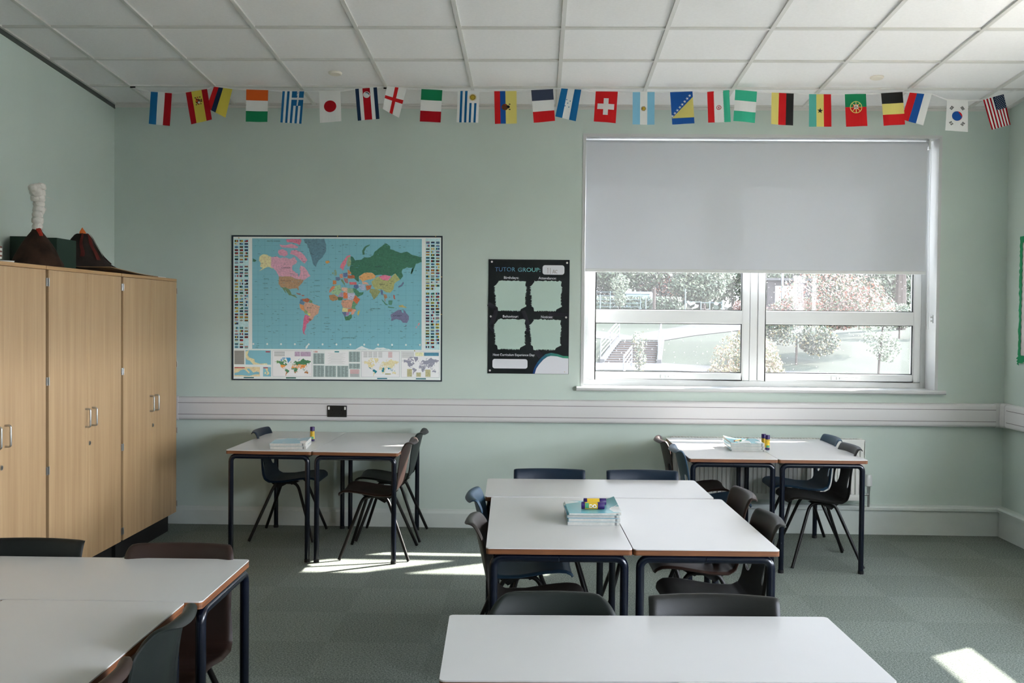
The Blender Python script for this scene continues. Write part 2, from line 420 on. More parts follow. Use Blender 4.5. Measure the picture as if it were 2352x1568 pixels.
# roller blinds
m_blind = mat('white_blind_fabric', S(216, 219, 224), .85, .2, .06, 900, trans=.10)
m_blind_side = mat('cream_blind_fabric', S(214, 210, 202), .85, .2, .06, 900, trans=.75)
m_blind_rear = mat('beige_blind_fabric', S(206, 200, 190), .85, .2, .06, 900, trans=.3)
def blind(root, L, ztop, zbot, fabric, drop=.03):
    # local x along window, y toward outside; fabric plane at y=0
    f = MB(); f.box(.0, L, -.0012, 0, zbot, ztop, fabric); f.build('fabric', root)
    t = MB(); t.tube([(-.004, .024, ztop), (L + .004, .024, ztop)], .024, fabric, 20); t.build('roller_tube', root, True)
    bb = MB(); bb.box(-.002, L + .002, -.006, .006, zbot - .012, zbot + .012, m_upvc); bb.build('bottom_bar', root, False, .003)
    for x0 in (-.022, L + .006):
        k = MB(); k.box(x0, x0 + .014, -.012, .055, ztop - .035, ztop + .035, m_upvc); k.build('bracket', root, False, .003)
    c = MB()
    for yy in (.008, .032):
        c.tube([(L + .03, yy, ztop - .02), (L + .028, yy, ztop - .6), (L + .034, yy, WZ0 + .45)], .0016, m_upvc, 6)
    c.build('pull_chain', root)
rb = empty('roller_blind', (WX0 + .014, WY + .055, 0)); tag(rb, 'white roller blind pulled halfway down over the window', 'blind')
blind(rb, 2.51, 2.868, 1.925, m_blind)
zb = [1.35, 2.25, 1.45]  # last two blinds are unseen, added to cut the side light
for i, (a, c) in enumerate(RW):
    r_ = empty('roller_blind', (XR + .06, c - .03, 0), radians(-90)); tag(r_, ['cream roller blind on the right wall, pulled almost to the sill', 'unseen roller blind added on the right wall, half lowered to dim the room, second from the far corner', 'unseen roller blind added on the right wall, pulled low to dim the room, nearest the rear'][i], 'blind', 'roller blinds of the right wall')
    blind(r_, c - a - .08, 2.865, zb[i], m_blind_side if i == 0 else m_blind_rear)
# cord cleat on the reveal
b = MB(); b.box(0, .006, -.012, .012, -.03, .03, m_upvc); b.box(-.014, 0, -.008, .008, -.02, -.008, m_upvc); b.box(-.014, 0, -.008, .008, .008, .02, m_upvc)
o = b.build('cord_cleat', None, False, .002); o.location = (WX1 - .0165, WY + .06, 1.585); tag(o, 'small white cord cleat on the right window reveal', 'cleat')

# ---------------------------------------------------------------- dado trunking and socket
def trunk_prof(off, d=.052):
    pts = [(0, 0)] + [(-d + .022 - .022 * sin(t), .022 - .022 * cos(t)) for t in [0, .4, .8, 1.2, pi / 2]]
    pts += [(-d, .17 - .022)] + [(-d + .022 - .022 * cos(t), .17 - .022 + .022 * sin(t)) for t in [.4, .8, 1.2, pi / 2]] + [(0, .17)]
    return [(a, z + off) for a, z in pts]
tr = empty('cable_trunking', (-2.68, WY, .784), 0, 0, -.0024); tag(tr, 'long cream plastic cable trunking across the back wall below the window', 'trunking')
LT = 6.03
b = MB(); b.prism(trunk_prof(0), 0.0, LT, m_trunk, 'x'); b.build('trunking_body', tr, True)
for z in (.042, .128):
    b = MB(); b.box(.004, LT - .002, -.0528, -.0515, z - .0016, z + .0016, m_line); b.build('cover_seam', tr)
b = MB(); b.prism([(a * 1.06 - .0, (z - .085) * 1.04 + .085) for a, z in trunk_prof(0)], -.012, .006, m_trunk, 'x'); b.build('end_cap', tr, True)
b = MB(); b.prism([(a * 1.07, (z - .085) * 1.04 + .085) for a, z in trunk_prof(0)], LT - .005, XR + 2.68 - .0, m_trunk, 'x'); b.build('corner_piece', tr, True)
tr2 = empty('cable_trunking', (XR, YF, .803)); tag(tr2, 'cream plastic cable trunking along the right wall under the notice board', 'trunking')
LR = WY - .062 - YF
b = MB(); b.prism([(a, z) for a, z in trunk_prof(0)], 0, LR, m_trunk, 'y'); b.build('trunking_body', tr2, True)
for z in (.042, .128):
    b = MB(); b.box(-.0528, -.0515, 0, LR - .1, z - .0016, z + .0016, m_line); b.build('cover_seam', tr2)
b = MB(); b.prism([(a * 1.07, (z - .085) * 1.04 + .085) for a, z in trunk_prof(0)], LR - .075, LR, m_trunk, 'y'); b.build('corner_piece', tr2, True)

so = empty('double_socket', (-1.484, WY - .0525, .861)); tag(so, 'black double power socket on the cream trunking', 'socket')
m_sock = mat('black_socket_plastic', S(22, 22, 20), .35)
b = MB(); b.box(-.073, .073, -.009, 0, -.043, .043, m_sock); b.build('face_plate', so, False, .003)
for s_ in (-1, 1):
    b = MB(); b.box(s_ * .06 - .006, s_ * .06 + .006, -.013, -.009, .012, .034, mat('white_rocker', S(225, 225, 222), .4)); b.build('rocker_switch', so, False, .001, 'small white rocker switch')
    b = MB()
    cx_ = s_ * .033
    b.box(cx_ - .003, cx_ + .003, -.0095, -.0088, .004, .014, m_dark); b.box(cx_ - .015, cx_ - .007, -.0095, -.0088, -.02, -.015, m_dark); b.box(cx_ + .007, cx_ + .015, -.0095, -.0088, -.02, -.015, m_dark)
    b.build('pin_slots', so)

# ---------------------------------------------------------------- radiator
rd = empty('radiator', (.985, WY - .13, .262)); tag(rd, 'white ribbed panel radiator on the wall behind the far right desks', 'radiator')
m_rad = mat('white_radiator_enamel', S(222, 222, 216), .35)
LRd, HR = 1.39, .44
pf = []; n = 42
for k in range(n):
    x0 = .02 + (LRd - .04) * k / n; wd = (LRd - .04) / n
    pf += [(x0, 0), (x0 + wd * .3, 0), (x0 + wd * .42, .014), (x0 + wd * .62, .014), (x0 + wd * .75, 0)]
poly = [(0, .02), (0, 0)] + pf + [(LRd, 0), (LRd, .02)]
b = MB(); b.prism(poly, .045, HR - .055, m_rad, 'z'); b.box(0, LRd, 0, .02, 0, .045, m_rad); b.box(0, LRd, 0, .02, HR - .055, HR, m_rad)
b.build('front_panel', rd)
b = MB(); b.box(0, LRd, .06, .075, 0, HR, m_rad); b.build('rear_panel', rd)
b = MB()
for k in range(60): x0 = .01 + (LRd - .03) * k / 60; b.box(x0, x0 + .014, .0, .078, HR, HR + .004, m_rad)
b.box(0, LRd, -.002, .003, HR - .01, HR + .005, m_rad); b.box(0, LRd, .075, .08, HR - .01, HR + .005, m_rad); b.build('top_grille', rd)
for x0 in (-.002, LRd - .004):
    b = MB(); b.box(x0, x0 + .006, 0, .078, .01, HR, m_rad)
    if x0 > 0: pass
    b.build('side_panel', rd)
for x0 in (.2, LRd - .2):
    b = MB(); b.box(x0, x0 + .04, .075, .13, .08, .38, m_rad); b.build('wall_bracket', rd)
b = MB(); b.tube([(LRd, .04, .04), (LRd + .045, .04, .04), (LRd + .045, .04, .08), (LRd + .045, .04, .155)], [.008, .012, .012, .014], m_metal, 12)
b.tube([(LRd + .045, .04, .04), (LRd + .045, .04, -.05)], .008, m_metal, 10)
b.build('valve', rd, True)
b = MB(); b.lathe([(.018, .1), (.024, .105), (.024, .17), (.02, .185)], m_upvc, (LRd + .045, .04, 0), 16); b.build('thermostat_knob', rd, True)

# ---------------------------------------------------------------- tall cupboards
def make_cupboard(label, y0, cap=False):
    cb = empty('tall_cupboard', (-2.609, y0, 0)); tag(cb, label, 'cupboard', 'beech cupboards along the left wall')
    W_ = 1.005; zb_, zt_ = .138, 1.80
    b = MB(); b.box(-.55, -.03, .014, W_ - .014, zb_, zt_, m_gap); b.build('carcass', cb, label='dark brown cupboard side in the gap')
    b = MB(); b.box(-.5, -.055, .03, W_ - .03, 0, zb_, m_dark); b.build('plinth', cb, label='black recessed plinth')
    b = MB(); b.box(-.555, -.004, .003, W_ - .003, zt_ + .002, zt_ + .022, m_beech_edge); b.build('top_panel', cb, False, .002)
    for i, (a, c) in enumerate(((.017, W_ / 2 - .001), (W_ / 2 + .001, W_ - .017))):
        b = MB(); b.box(-.019, 0, a, c, zb_, zt_, m_beech); d = b.build('door', cb, False, .0015)
        yy = (c - .03) if i == 0 else (a + .058)
        h = MB(); pts = [(0, yy, .915), (.018, yy, .915)] + arc((.018, yy, .925), .010, -pi / 2, 0, 4, 'xz') + [(.028, yy, 1.008)]
        pts += arc((.018, yy, 1.008), .010, 0, pi / 2, 4, 'xz') + [(0, yy, 1.018)]
        h.tube(pts, .0055, m_metal, 10); h.build('handle', d, True)
        if i == 1:
            k = MB(); k.tube([(0, a + .02, .815), (.004, a + .02, .815)], .0125, m_metal, 16); k.box(.004, .0046, a + .0185, a + .0215, .808, .822, m_dark); k.build('lock', d, True)
        he = a if i == 0 else c
        for z in (.2, .73, 1.207, 1.735):
            k = MB(); sg = -1 if i == 0 else 1
            k.tube([(.003, he + sg * .005, z - .022), (.003, he + sg * .005, z + .022)], .004, m_metal, 8)
            k.box(-.004, .0015, min(he, he + sg * .012), max(he, he + sg * .009), z - .018, z + .018, m_hinge); k.build('hinge', d)
    return cb
make_cupboard('beech cupboard unit nearest the back wall, beside the trunking end', 6.518)
make_cupboard('middle beech cupboard unit, below the second papier-mache volcano', 5.513)
make_cupboard('left beech cupboard unit, cut off by the left edge of the photo', 4.508)
make_cupboard('beech cupboard unit out of view, fourth from the back wall', 3.503)

# things on the cupboards ------------------------------------------------
ZT = 1.822
m_papier = mat('dark_brown_papier_mache', S(50, 35, 26), .9, .2, 1.0, 45, .5, 14)
m_papier2 = mat('black_brown_papier_mache', S(36, 28, 24), .85, .3, 1.0, 45, .5, 14)
m_lava = mat('red_lava_paint', S(150, 38, 22), .6, .3, .3, 60, .3, 30)
m_lava2 = mat('dark_red_lava_paint', S(88, 28, 22), .6, .3, .3, 60, .3, 30)
m_orange = mat('orange_lava_paint', S(215, 105, 35), .6)
m_cotton = mat('grey_white_cotton', S(218, 214, 206), .95, .1, 1.0, 60, .1, 30)
def volcano(name, loc, prof, m, lab, seed):
    rnd = random.Random(seed); ph = [rnd.uniform(0, 6) for _ in range(8)]
    nz = lambda t, j: .05 * sin(3 * t + ph[0] + j * .3) + .035 * sin(7 * t + ph[1] + j * .7) + .02 * sin(13 * t + ph[2] - j)
    root = empty(name, loc); tag(root, lab, 'model volcano')
    b = MB(); b.lathe(prof, m, (0, 0, 0), 48, None, nz); b.build('cone', root, True)
    def surf(t, j, out=.004):
        j0 = int(j); f = j - j0; j1 = min(j0 + 1, len(prof) - 1)
        r = (prof[j0][0] * (1 + nz(t, j0))) * (1 - f) + prof[j1][0] * (1 + nz(t, j1)) * f; z = prof[j0][1] * (1 - f) + prof[j1][1] * f
        return ((r + out) * cos(t), (r + out) * sin(t), z + out)
    return root, surf
prof1 = [(r * .6, z) for r, z in [(.235, 0), (.225, .03), (.20, .06), (.165, .105), (.125, .145), (.085, .18), (.05, .21), (.036, .23), (.032, .238)]]
v1, sf = volcano('model_volcano', (-2.86, 5.92, ZT), prof1, m_papier, 'dark brown papier-mache volcano with a white cotton smoke plume, on the cupboards', 3)
def lavastrip(root, sf, t0, j0, j1, w0, w1, m, wob=.3, name='lava_streak'):
    b = MB(); n = 10; prev = None
    for k in range(n + 1):
        j = j1 + (j0 - j1) * k / n; wd = w0 + (w1 - w0) * k / n; tt = t0 + wob * .2 * sin(k * .9)
        row = [sf(tt + wd * a, j) for a in (-.5, -.17, .17, .5)]
        if prev:
            for a in range(3): b.face([prev[a], prev[a + 1], row[a + 1], row[a]], m)
        prev = row
    return b.build(name, root, True)
lavastrip(v1, sf, -.75, 5.0, 7.8, 1.6, .35, m_lava); lavastrip(v1, sf, .6, 6.0, 7.8, 1.3, .4, m_lava); lavastrip(v1, sf, 2.5, 6, 7.8, 1.3, .4, m_lava)
b = MB(); rnd = random.Random(5)
for (x, y, z, r) in [(0, 0, .245, .036), (.0, .0, .285, .04), (0, 0, .32, .036), (0, .01, .35, .042), (0, .015, .385, .038), (.0, .012, .42, .04), (0, -.01, .42, .03), (0, .025, .455, .042), (0, -.02, .455, .042), (.0, -.045, .475, .032), (0, .03, .492, .036), (0, 0, .485, .034)]:
    b.sphere((x + rnd.uniform(-.006, .006), y * 1.1, z * .93 + .01), r * .84, m_cotton, 3, (1, 1, .85), .075)
b.build('smoke_plume', v1, True, label='white cotton wool plume')
b = MB(); b.tube([(0, .03, .42), (.02, .1, .415), (.03, .14, .408)], .0012, m_cotton, 5); b.tube([(0, .04, .38), (.01, .09, .36), (.01, .1, .34)], .001, m_cotton, 5); b.build('loose_thread', v1)
prof2 = [(r * .74, z) for r, z in [(.30, 0), (.26, .01), (.22, .03), (.175, .07), (.145, .11), (.115, .15), (.085, .19), (.06, .215), (.045, .222)]]
v2, sf2 = volcano('model_volcano', (-2.88, 6.56, ZT + .02), prof2, m_papier2, 'black and red papier-mache volcano with an orange crater, on a cardboard sheet', 8)
for t0, j0, wd in ((-.5, 2.5, .35), (.25, 2.0, .5), (-1.2, 3, .3), (1.1, 1.5, .35), (2.6, 3, .4)): lavastrip(v2, sf2, t0, j0, 7.7, wd * .8, .2, m_lava2)
b = MB(); b.lathe([(.02, .215), (.018, .232), (.012, .242), (.005, .254), (.001, .262)], m_orange, (0, 0, 0), 12, None, lambda t, j: .25 * sin(3 * t + j)); b.build('flame', v2, True, label='orange crater flame')
m_card = mat('brown_cardboard', S(150, 118, 84), .85)
b = MB()
NX = 12
def cz(t, o): return .0 + o + .028 * (1 - t) ** 2 * 0 + .032 * max(0, 1 - abs(t - .12) * 2.2)
for k in range(NX):
    y0 = 6.37 + .80 * k / NX; y1 = 6.37 + .80 * (k + 1) / NX
    a0 = ZT + .001 + .03 * (1 - k / NX) ** 1.5 * (k / NX > .0 and 1 or 1); a1 = ZT + .001 + .03 * (1 - (k + 1) / NX) ** 1.5
    pts = [(-3.12, y0, a0), (-2.62, y0, a0), (-2.62, y1, a1), (-3.12, y1, a1)]; top = [(p[0], p[1], p[2] + .004) for p in pts]
    b.face(pts[::-1], m_card); b.face(top, m_card)
    b.face([pts[1], pts[2], top[2], top[1]], m_card); b.face([pts[0], top[0], top[3], pts[3]], m_card)
    if k == 0: b.face([pts[0], pts[1], top[1], top[0]], m_card)
    if k == NX - 1: b.face([pts[2], pts[3], top[3], top[2]], m_card)
o = b.build('cardboard_sheet'); tag(o, 'bent brown cardboard base sheet under the black and red volcano', 'cardboard')
v2.location.z = ZT + .026
m_green = mat('dark_green_card', S(10, 40, 27), .6)
for (y0, y1, z, x, dx, lab) in ((6.14, 6.54, .20, -3.03, .1, 'dark green card box behind the smoking volcano'), (6.10, 6.36, .19, -2.83, .07, 'dark green card box between the two volcanoes')):
    b = MB(); b.box(-dx, .0, 0, y1 - y0, 0, z, m_green); q = b.build('card_box', None, False, .002); q.location = (x, y0, ZT)
    tag(q, lab, 'box')
m_booklet = mat('white_paper', S(222, 222, 218), .7)
b = MB(); b.box(-.15, 0, 0, .21, 0, .006, m_booklet); b.box(-.1505, -.148, -.0005, .2105, 0, .0065, mat('blue_print', S(70, 100, 150), .6)); q = b.build('booklet'); q.location = (-2.63, 7.14, ZT + .001)
tag(q, 'thin white booklet at the far end of the cupboard top', 'booklet')
# striped wafer-like model and plate at the left edge
m_choc = mat('chocolate_brown_card', S(92, 48, 38), .7)
b = MB()
for k in range(6):
    b.box(-.1, .0, -.2, 0, .02 + k * .011, .02 + (k + 1) * .011 - .0005, m_choc if k % 2 else m_booklet)
q = b.build('layered_model', None, False, .001); q.location = (-2.72, 5.26, ZT + .0); tag(q, 'brown and white striped layered model at the left end of the cupboards', 'model')
b = MB(); b.lathe([(.03, 0), (.045, .004), (.052, .02), (.053, .019)], m_booklet, (0, 0, 0), 28); q = b.build('paper_plate', None, True); q.location = (-2.76, 5.3, ZT + .0)
q.location = (-2.80, 5.43, ZT); tag(q, 'white paper plate under the striped layered model', 'plate')

# ---------------------------------------------------------------- desks
def desk_parts():
    T = .71; L = 1.1; W_ = .55; r = .014
    def rr(x0, x1, y0, y1, r):
        out = []
        for cx_, cy_, a in ((x1 - r, y1 - r, 0), (x0 + r, y1 - r, pi / 2), (x0 + r, y0 + r, pi), (x1 - r, y0 + r, 3 * pi / 2)):
            out += [(cx_ + r * cos(a + k * pi / 8), cy_ + r * sin(a + k * pi / 8)) for k in range(5)]
        return out
    d = {}
    b = MB(); b.prism(rr(.0, W_, 0, L, r), T - .004, T, m_top); d['tabletop'] = b.mesh('tabletop')
    b = MB(); b.prism(rr(.0, W_, 0, L, r), T - .024, T - .0041, m_ply); d['edge'] = b.mesh('edge')
    legs = []
    for yy in (.022, L - .022):
        for sx_ in (0, 1):
            b = MB(); xo = .028 if sx_ == 0 else W_ - .028; s_ = 1 if sx_ == 0 else -1
            pts = [(xo, yy, .012), (xo, yy, .35), (xo, yy, .636)]
            pts += [(xo + s_ * (.032 - .032 * cos(t)), yy, .636 + .034 * sin(t)) for t in (.3, .6, .9, 1.2, pi / 2)] + [(W_ / 2 - s_ * .001, yy, .670)]
            b.tube(pts, .016, m_navy, 14); legs.append(b.mesh('leg', True))
    d['legs'] = legs
    feet = []
    for yy in (.022, L - .022):
        for xo in (.028, W_ - .028):
            b = MB(); b.tube([(xo, yy, 0), (xo, yy, .02)], .0175, m_dark, 14); feet.append(b.mesh('foot', True))
    d['feet'] = feet
    rails = []
    for xo in (.06, W_ - .06):
        b = MB(); b.box(xo - .012, xo + .012, .038, L - .038, .652, .6855, m_navy); rails.append(b.mesh('rail'))
    for yy in (.022, L - .022):
        b = MB(); b.box(.074, W_ - .074, yy - .010, yy + .010, .672, .6855, m_navy); rails.append(b.mesh('rail'))
    d['rails'] = rails
    return d
DP = desk_parts()
def desk(x, y, rot, label, cross=False, shift=0):
    """x, y: front-left corner of the desk; lengthwise in depth, or across when cross"""
    r_ = empty('school_desk', (x, y, 0), rot + (-pi / 2 if cross else 0))
    if cross:   # long side along +x of the group: local y -> +x
        off = Vector((0, .55)); c, s = cos(rot), sin(rot)
        r_.location = (x + off.x * c - off.y * s, y + off.x * s + off.y * c, 0)
    tag(r_, label, 'desk', 'classroom desks')
    t = obj('tabletop', DP['tabletop'], r_); obj('edge_band', DP['edge'], r_, 'brown plywood edge')
    for m_, f_ in zip(DP['legs'], DP['feet']):
        l = obj('leg', m_, r_); obj('rubber_foot', f_, l)
    for m_ in DP['rails']: obj('rail', m_, r_)
    if shift:
        lg = [c_ for c_ in r_.children if c_.name.startswith('leg')]
        lg[2].location.y = shift; lg[3].location.y = shift
    return r_
def at(o, rot, a, b): return (o[0] + a * cos(rot) - b * sin(rot), o[1] + a * sin(rot) + b * cos(rot))
G = .5535
# middle group
o_ = (-.188, 3.9085); R_ = .0267
desk(*o_, R_, 'left lengthwise desk of the middle group, with a stack of books at its right edge')
desk(*at(o_, R_, G, 0), R_, 'right lengthwise desk of the middle group, empty top')
desk(*at(o_, R_, -.03, 1.106), R_, 'crosswise desk closing the middle group, in front of two navy chairs', True).location.z = .003
# front group
o_ = (-.228, 2.474); R_ = .0388
desk(*o_, R_, 'crosswise desk nearest the camera at the bottom centre', True)
desk(*at(o_, R_, .565, -1.104), R_, 'lengthwise desk butted against the front centre desk at the bottom right edge')
desk(*at(o_, R_, .008, -1.128), R_, 'lengthwise desk in front of the front centre desk, below the frame')
# right back group
o_ = (.94, 6.498); R_ = .0086
desk(*o_, R_, 'left desk of the far right pair, holding a stack of blue books')
desk(*at(o_, R_, G, 0), R_, 'right desk of the far right pair, in front of the radiator end')
# left back group
o_ = (-1.98, 6.605); R_ = -.025
desk(*o_, R_, 'left desk of the pair under the world map, holding two books')
desk(*at(o_, R_, G, 0), R_, 'right desk of the pair under the world map, empty top')
# left front group
o_ = (-2.106, 3.106); R_ = .0104
desk(*o_, R_, 'crosswise desk at the left edge, in front of the cupboards', True, .011)
desk(*at(o_, R_, .503, -1.106), R_, 'lengthwise desk at the bottom left, beside a grey-green chair')
desk(*at(o_, R_, -.052, -1.106), R_, 'lengthwise desk at the bottom left corner, mostly out of the frame')

# ---------------------------------------------------------------- chairs
PROF = [(-.262, .738), (-.255, .753), (-.240, .759), (-.226, .752), (-.217, .73), (-.207, .69), (-.195, .64), (-.184, .59), (-.172, .54), (-.160, .495), (-.148, .46), (-.13, .432), (-.10, .415),
        (-.06, .408), (-.01, .410), (.05, .420), (.11, .430), (.165, .435), (.20, .433), (.222, .422), (.232, .405)]
def prof_at(t):
    # arc-length parametrised
    return None
_len = [0]
for i in range(1, len(PROF)): _len.append(_len[-1] + math.hypot(PROF[i][0] - PROF[i - 1][0], PROF[i][1] - PROF[i - 1][1]))
SLEN = _len[-1]
def P(s):
    s = max(0, min(SLEN, s)); i = 1
    while i < len(_len) - 1 and _len[i] < s: i += 1
    f = (s - _len[i - 1]) / (_len[i] - _len[i - 1]); a, c = PROF[i - 1], PROF[i]
    return a[0] + (c[0] - a[0]) * f, a[1] + (c[1] - a[1]) * f
def shell_mesh(kind):
    NU, NS = 44, 84
    def half_w(s):
        t = s / SLEN
        w = .192 + .014 * min(1, max(0, (t - .35) / .2))          # back narrower than the seat
        
        r = {'A': .045, 'B': .185, 'C': .09}[kind]
        dep = {'A': .045, 'B': .125, 'C': .085}[kind]
        if s < dep:
            q = 1 - s / dep; w = w - r + r * math.sqrt(max(0, 1 - q * q))
        e = SLEN - s
        if e < .05:
            q = 1 - e / .05; w = w - .05 + .05 * math.sqrt(max(0, 1 - q * q))
        return w
    # rows denser at the ends
    ss = []
    for j in range(NS + 1):
        t = j / NS; ss.append(SLEN * t)
    ss[1:1] = [SLEN / NS * f for f in (.12, .4)]; ss[-1:-1] = [SLEN - SLEN / NS * f for f in (.4, .12)]
    bm = bmesh.new(); grid = []
    hs0 = _len[7] + .012; hc = [(sg * .128, hs0 + .03) for sg in (-1, 1)]  # hole centres (x, s)
    ha, hb = .034, .054
    hole = kind == 'A'
    info = {}
    for s in ss:
        row = []; w = half_w(s)
        for i in range(NU + 1):
            u = -1 + 2 * i / NU; x = u * w; row.append([x, s])
        grid.append(row)
    def inside(x, s):
        for (cx_, cs) in hc:
            if abs((x - cx_) / ha) ** 2.6 + abs((s - cs) / hb) ** 2.6 < 1: return (cx_, cs)
        return None
    V = [[None] * (NU + 1) for _ in ss]
    for j, row in enumerate(grid):
        for i, (x, s) in enumerate(row): V[j][i] = bm.verts.new((x, s, 0))
    for j in range(len(ss) - 1):
        for i in range(NU):
            q = [V[j][i], V[j][i + 1], V[j + 1][i + 1], V[j + 1][i]]
            cx_ = sum(v.co.x for v in q) / 4; cs = sum(v.co.y for v in q) / 4
            if hole and inside(cx_, cs): continue
            bm.faces.new(q)
    loose = [v for v in bm.verts if not v.link_faces]
    bmesh.ops.delete(bm, geom=loose, context='VERTS')
    if hole:
        for v in bm.verts:
            if v.is_boundary:
                for (cx_, cs) in hc:
                    dx, ds = v.co.x - cx_, v.co.y - cs
                    if abs(dx) < ha * 1.5 and abs(ds) < hb * 1.4:
                        g = (abs(dx / ha) ** 2.6 + abs(ds / hb) ** 2.6) ** (1 / 2.6)
                        if g > 0: v.co.x = cx_ + dx / g; v.co.y = cs + ds / g
    bm.normal_update()
    edge_flag = {}
    for v in bm.verts:
        x, s = v.co.x, v.co.y; w = half_w(s); py, pz = P(s); t = s / SLEN
        e = P(s + .004); e0 = P(s - .004); tx, tz = e[0] - e0[0], e[1] - e0[1]; L_ = math.hypot(tx, tz) or 1
        ny, nz_ = -tz / L_, tx / L_    # normal toward the sitter
        if nz_ < 0 and ny < 0: ny, nz_ = -ny, -nz_
        u = x / .2
        back = max(0, 1 - max(0, t - .12) / .42) * .8; seat = max(0, min(1, (t - .5) / .1))
        amt = back * (.034 + .03 * min(1, t / .3)) * 1.25 * u * u * (1 if t < .3 else 1.0) + seat * .014 * abs(u) ** 3
        rim = max(0, (abs(x) - (w - .018)) / .018) if w > .02 else 0
        amt -= .012 * rim ** 2 * min(1, s / .05)
        if t < .5: py += amt; pz -= (.006 * rim ** 2) * min(1, s / .05) * (1 - min(1, max(0, (t - .1) / .1)))
        else: py += ny * amt; pz += nz_ * amt
        v.co = Vector((x, py, pz))
    bm.normal_update()
    me = bpy.data.meshes.new('shell'); bm.to_mesh(me)
    # thickness
    bmesh.ops.solidify(bm, geom=bm.faces[:], thickness=.0055)
    bmesh.ops.recalc_face_normals(bm, faces=bm.faces)
    bm.to_mesh(me); bm.free(); me.shade_smooth()
    try: me.set_sharp_from_angle(angle=radians(50))
    except Exception: pass
    return me
SHELL = {}
def plastic(name, c, r=.42): return mat(name, c, r, .35, .25, 700, .03, 12)
CM = dict(navy=plastic('navy_blue_plastic', S(9, 28, 46)), blue=plastic('slate_blue_plastic', S(42, 68, 88)), black=plastic('black_green_plastic', S(14, 15, 14)),
          grey=plastic('dark_grey_green_plastic', S(26, 31, 29)), brown=plastic('brown_plastic', S(45, 29, 23)), taupe=plastic('taupe_plastic', S(48, 43, 40)), charcoal=plastic('charcoal_plastic', S(28, 28, 26)))
for k in 'ABC':
    base = shell_mesh(k)
    for c in CM:
        me = base.copy(); me.name = 'shell_' + k; me.materials.clear(); me.materials.append(CM[c]); SHELL[k, c] = me
def frame_meshes():
    out = []
    for sg in (-1, 1):
        # side loop: front foot up, across under the seat, down to the rear foot
        xb, xt = sg * .235, sg * .125
        ff, rf = Vector((xb, .215, .0)), Vector((xb, -.235, .0)); ft, rt = Vector((xt, .085, .375)), Vector((xt, -.085, .375))
        for a, c, mid in ((ff, ft, -1), (rf, rt, 1)):
            d = (c - a).normalized(); pts = [a + d * .004, a + (c - a) * .5, c - d * .04]
            side = 1 if a.y > 0 else -1
            p0 = c - d * .04; p3 = Vector((xt, side * .035, .397)); p1 = c; p2 = Vector((xt, side * .07, .397))
            for t in (.2, .4, .6, .8): pts.append((1 - t) ** 3 * p0 + 3 * (1 - t) ** 2 * t * p1 + 3 * (1 - t) * t * t * p2 + t ** 3 * p3)
            pts += [p3, Vector((xt, 0, .397))]
            b = MB(); b.tube(pts, .0105, m_leg, 10); out.append(b.mesh('leg', True))
    b = MB()
    for yy in (-.04, .04): b.tube([(-.13, yy, .392), (.13, yy, .392)], .009, m_leg, 10)
    cross = b.mesh('cross_bar', True)
    bks = []
    for sg in (-1, 1):
        b = MB(); b.prism([(-.12, .40), (-.06, .352), (.0, .385), (.06, .39), (.09, .405)], sg * .105 - .006, sg * .105 + .006, m_leg, 'x'); bks.append(b.mesh('bracket'))
    return out, cross, bks
CL, CC, CBk = frame_meshes()
def chair(x, y, face, kind, color, label, jit=0):
    rz = {'+x': -pi / 2, '-x': pi / 2, '-y': pi, '+y': 0}[face] + jit
    r_ = empty('classroom_chair', (x, y, 0), rz); tag(r_, label, 'chair', 'moulded plastic classroom chairs')
    obj('seat_shell', SHELL[kind, color], r_)
    for m_ in CL: obj('leg', m_, r_)
    obj('cross_bar', CC, r_)
    for m_ in CBk: obj('seat_bracket', m_, r_)
    return r_
chair(-1.755, 7.41, '+x', 'A', 'navy', 'navy plastic chair at the left end of the desks under the map')
chair(-1.05, 6.90, '-x', 'C', 'brown', 'brown plastic chair with rounded back, right end of the desks under the map, nearer one')
chair(-1.04, 7.46, '-x', 'C', 'grey', 'dark grey-green plastic chair behind the brown one, against the wall under the map')
chair(.068, 5.42, '-y', 'A', 'navy', 'navy plastic chair behind the middle desks, left of two')
chair(.565, 5.42, '-y', 'A', 'navy', 'navy plastic chair behind the middle desks, right of two')
chair(-.07, 4.86, '+x', 'A', 'blue', 'slate blue plastic chair on the left side of the middle desks, farther one', .03)
chair(-.03, 4.26, '+x', 'B', 'taupe', 'taupe plastic chair with rounded back, left side of the middle desks, nearer one')
chair(.77, 4.98, '-x', 'A', 'brown', 'brown plastic chair on the right side of the middle desks, farther one', .03)
chair(.76, 4.38, '-x', 'A', 'charcoal', 'charcoal plastic chair on the right side of the middle desks, nearer one', .03)
chair(.05, 2.885, '-y', 'B', 'grey', 'dark grey-green chair with round-topped back behind the front centre desk')
chair(.525, 2.885, '-y', 'A', 'charcoal', 'charcoal chair with square-topped back behind the front centre desk')
chair(1.06, 7.17, '+x', 'A', 'brown', 'brown plastic chair on the left side of the far right desks, against the wall')
chair(1.10, 6.68, '+x', 'A', 'blue', 'slate blue plastic chair on the left side of the far right desks, nearer one')
chair(1.85, 7.38, '-x', 'A', 'blue', 'blue plastic chair on the right side of the far right desks, by the radiator')
chair(1.835, 6.88, '-x', 'A', 'charcoal', 'charcoal plastic chair on the right side of the far right desks, nearer one')
chair(-1.815, 3.51, '-y', 'A', 'black', 'black chair with square-topped back behind the left front desk, in front of the cupboards')
chair(-1.255, 3.47, '-y', 'C', 'brown', 'brown chair with rounded back behind the left front desk corner', .03)
chair(-1.20, 2.81, '-x', 'B', 'grey', 'dark grey-green chair on the right side of the bottom left desks')
chair(-1.20, 2.34, '-x', 'B', 'brown', 'brown chair at the bottom left, nearest the camera beside the desks')
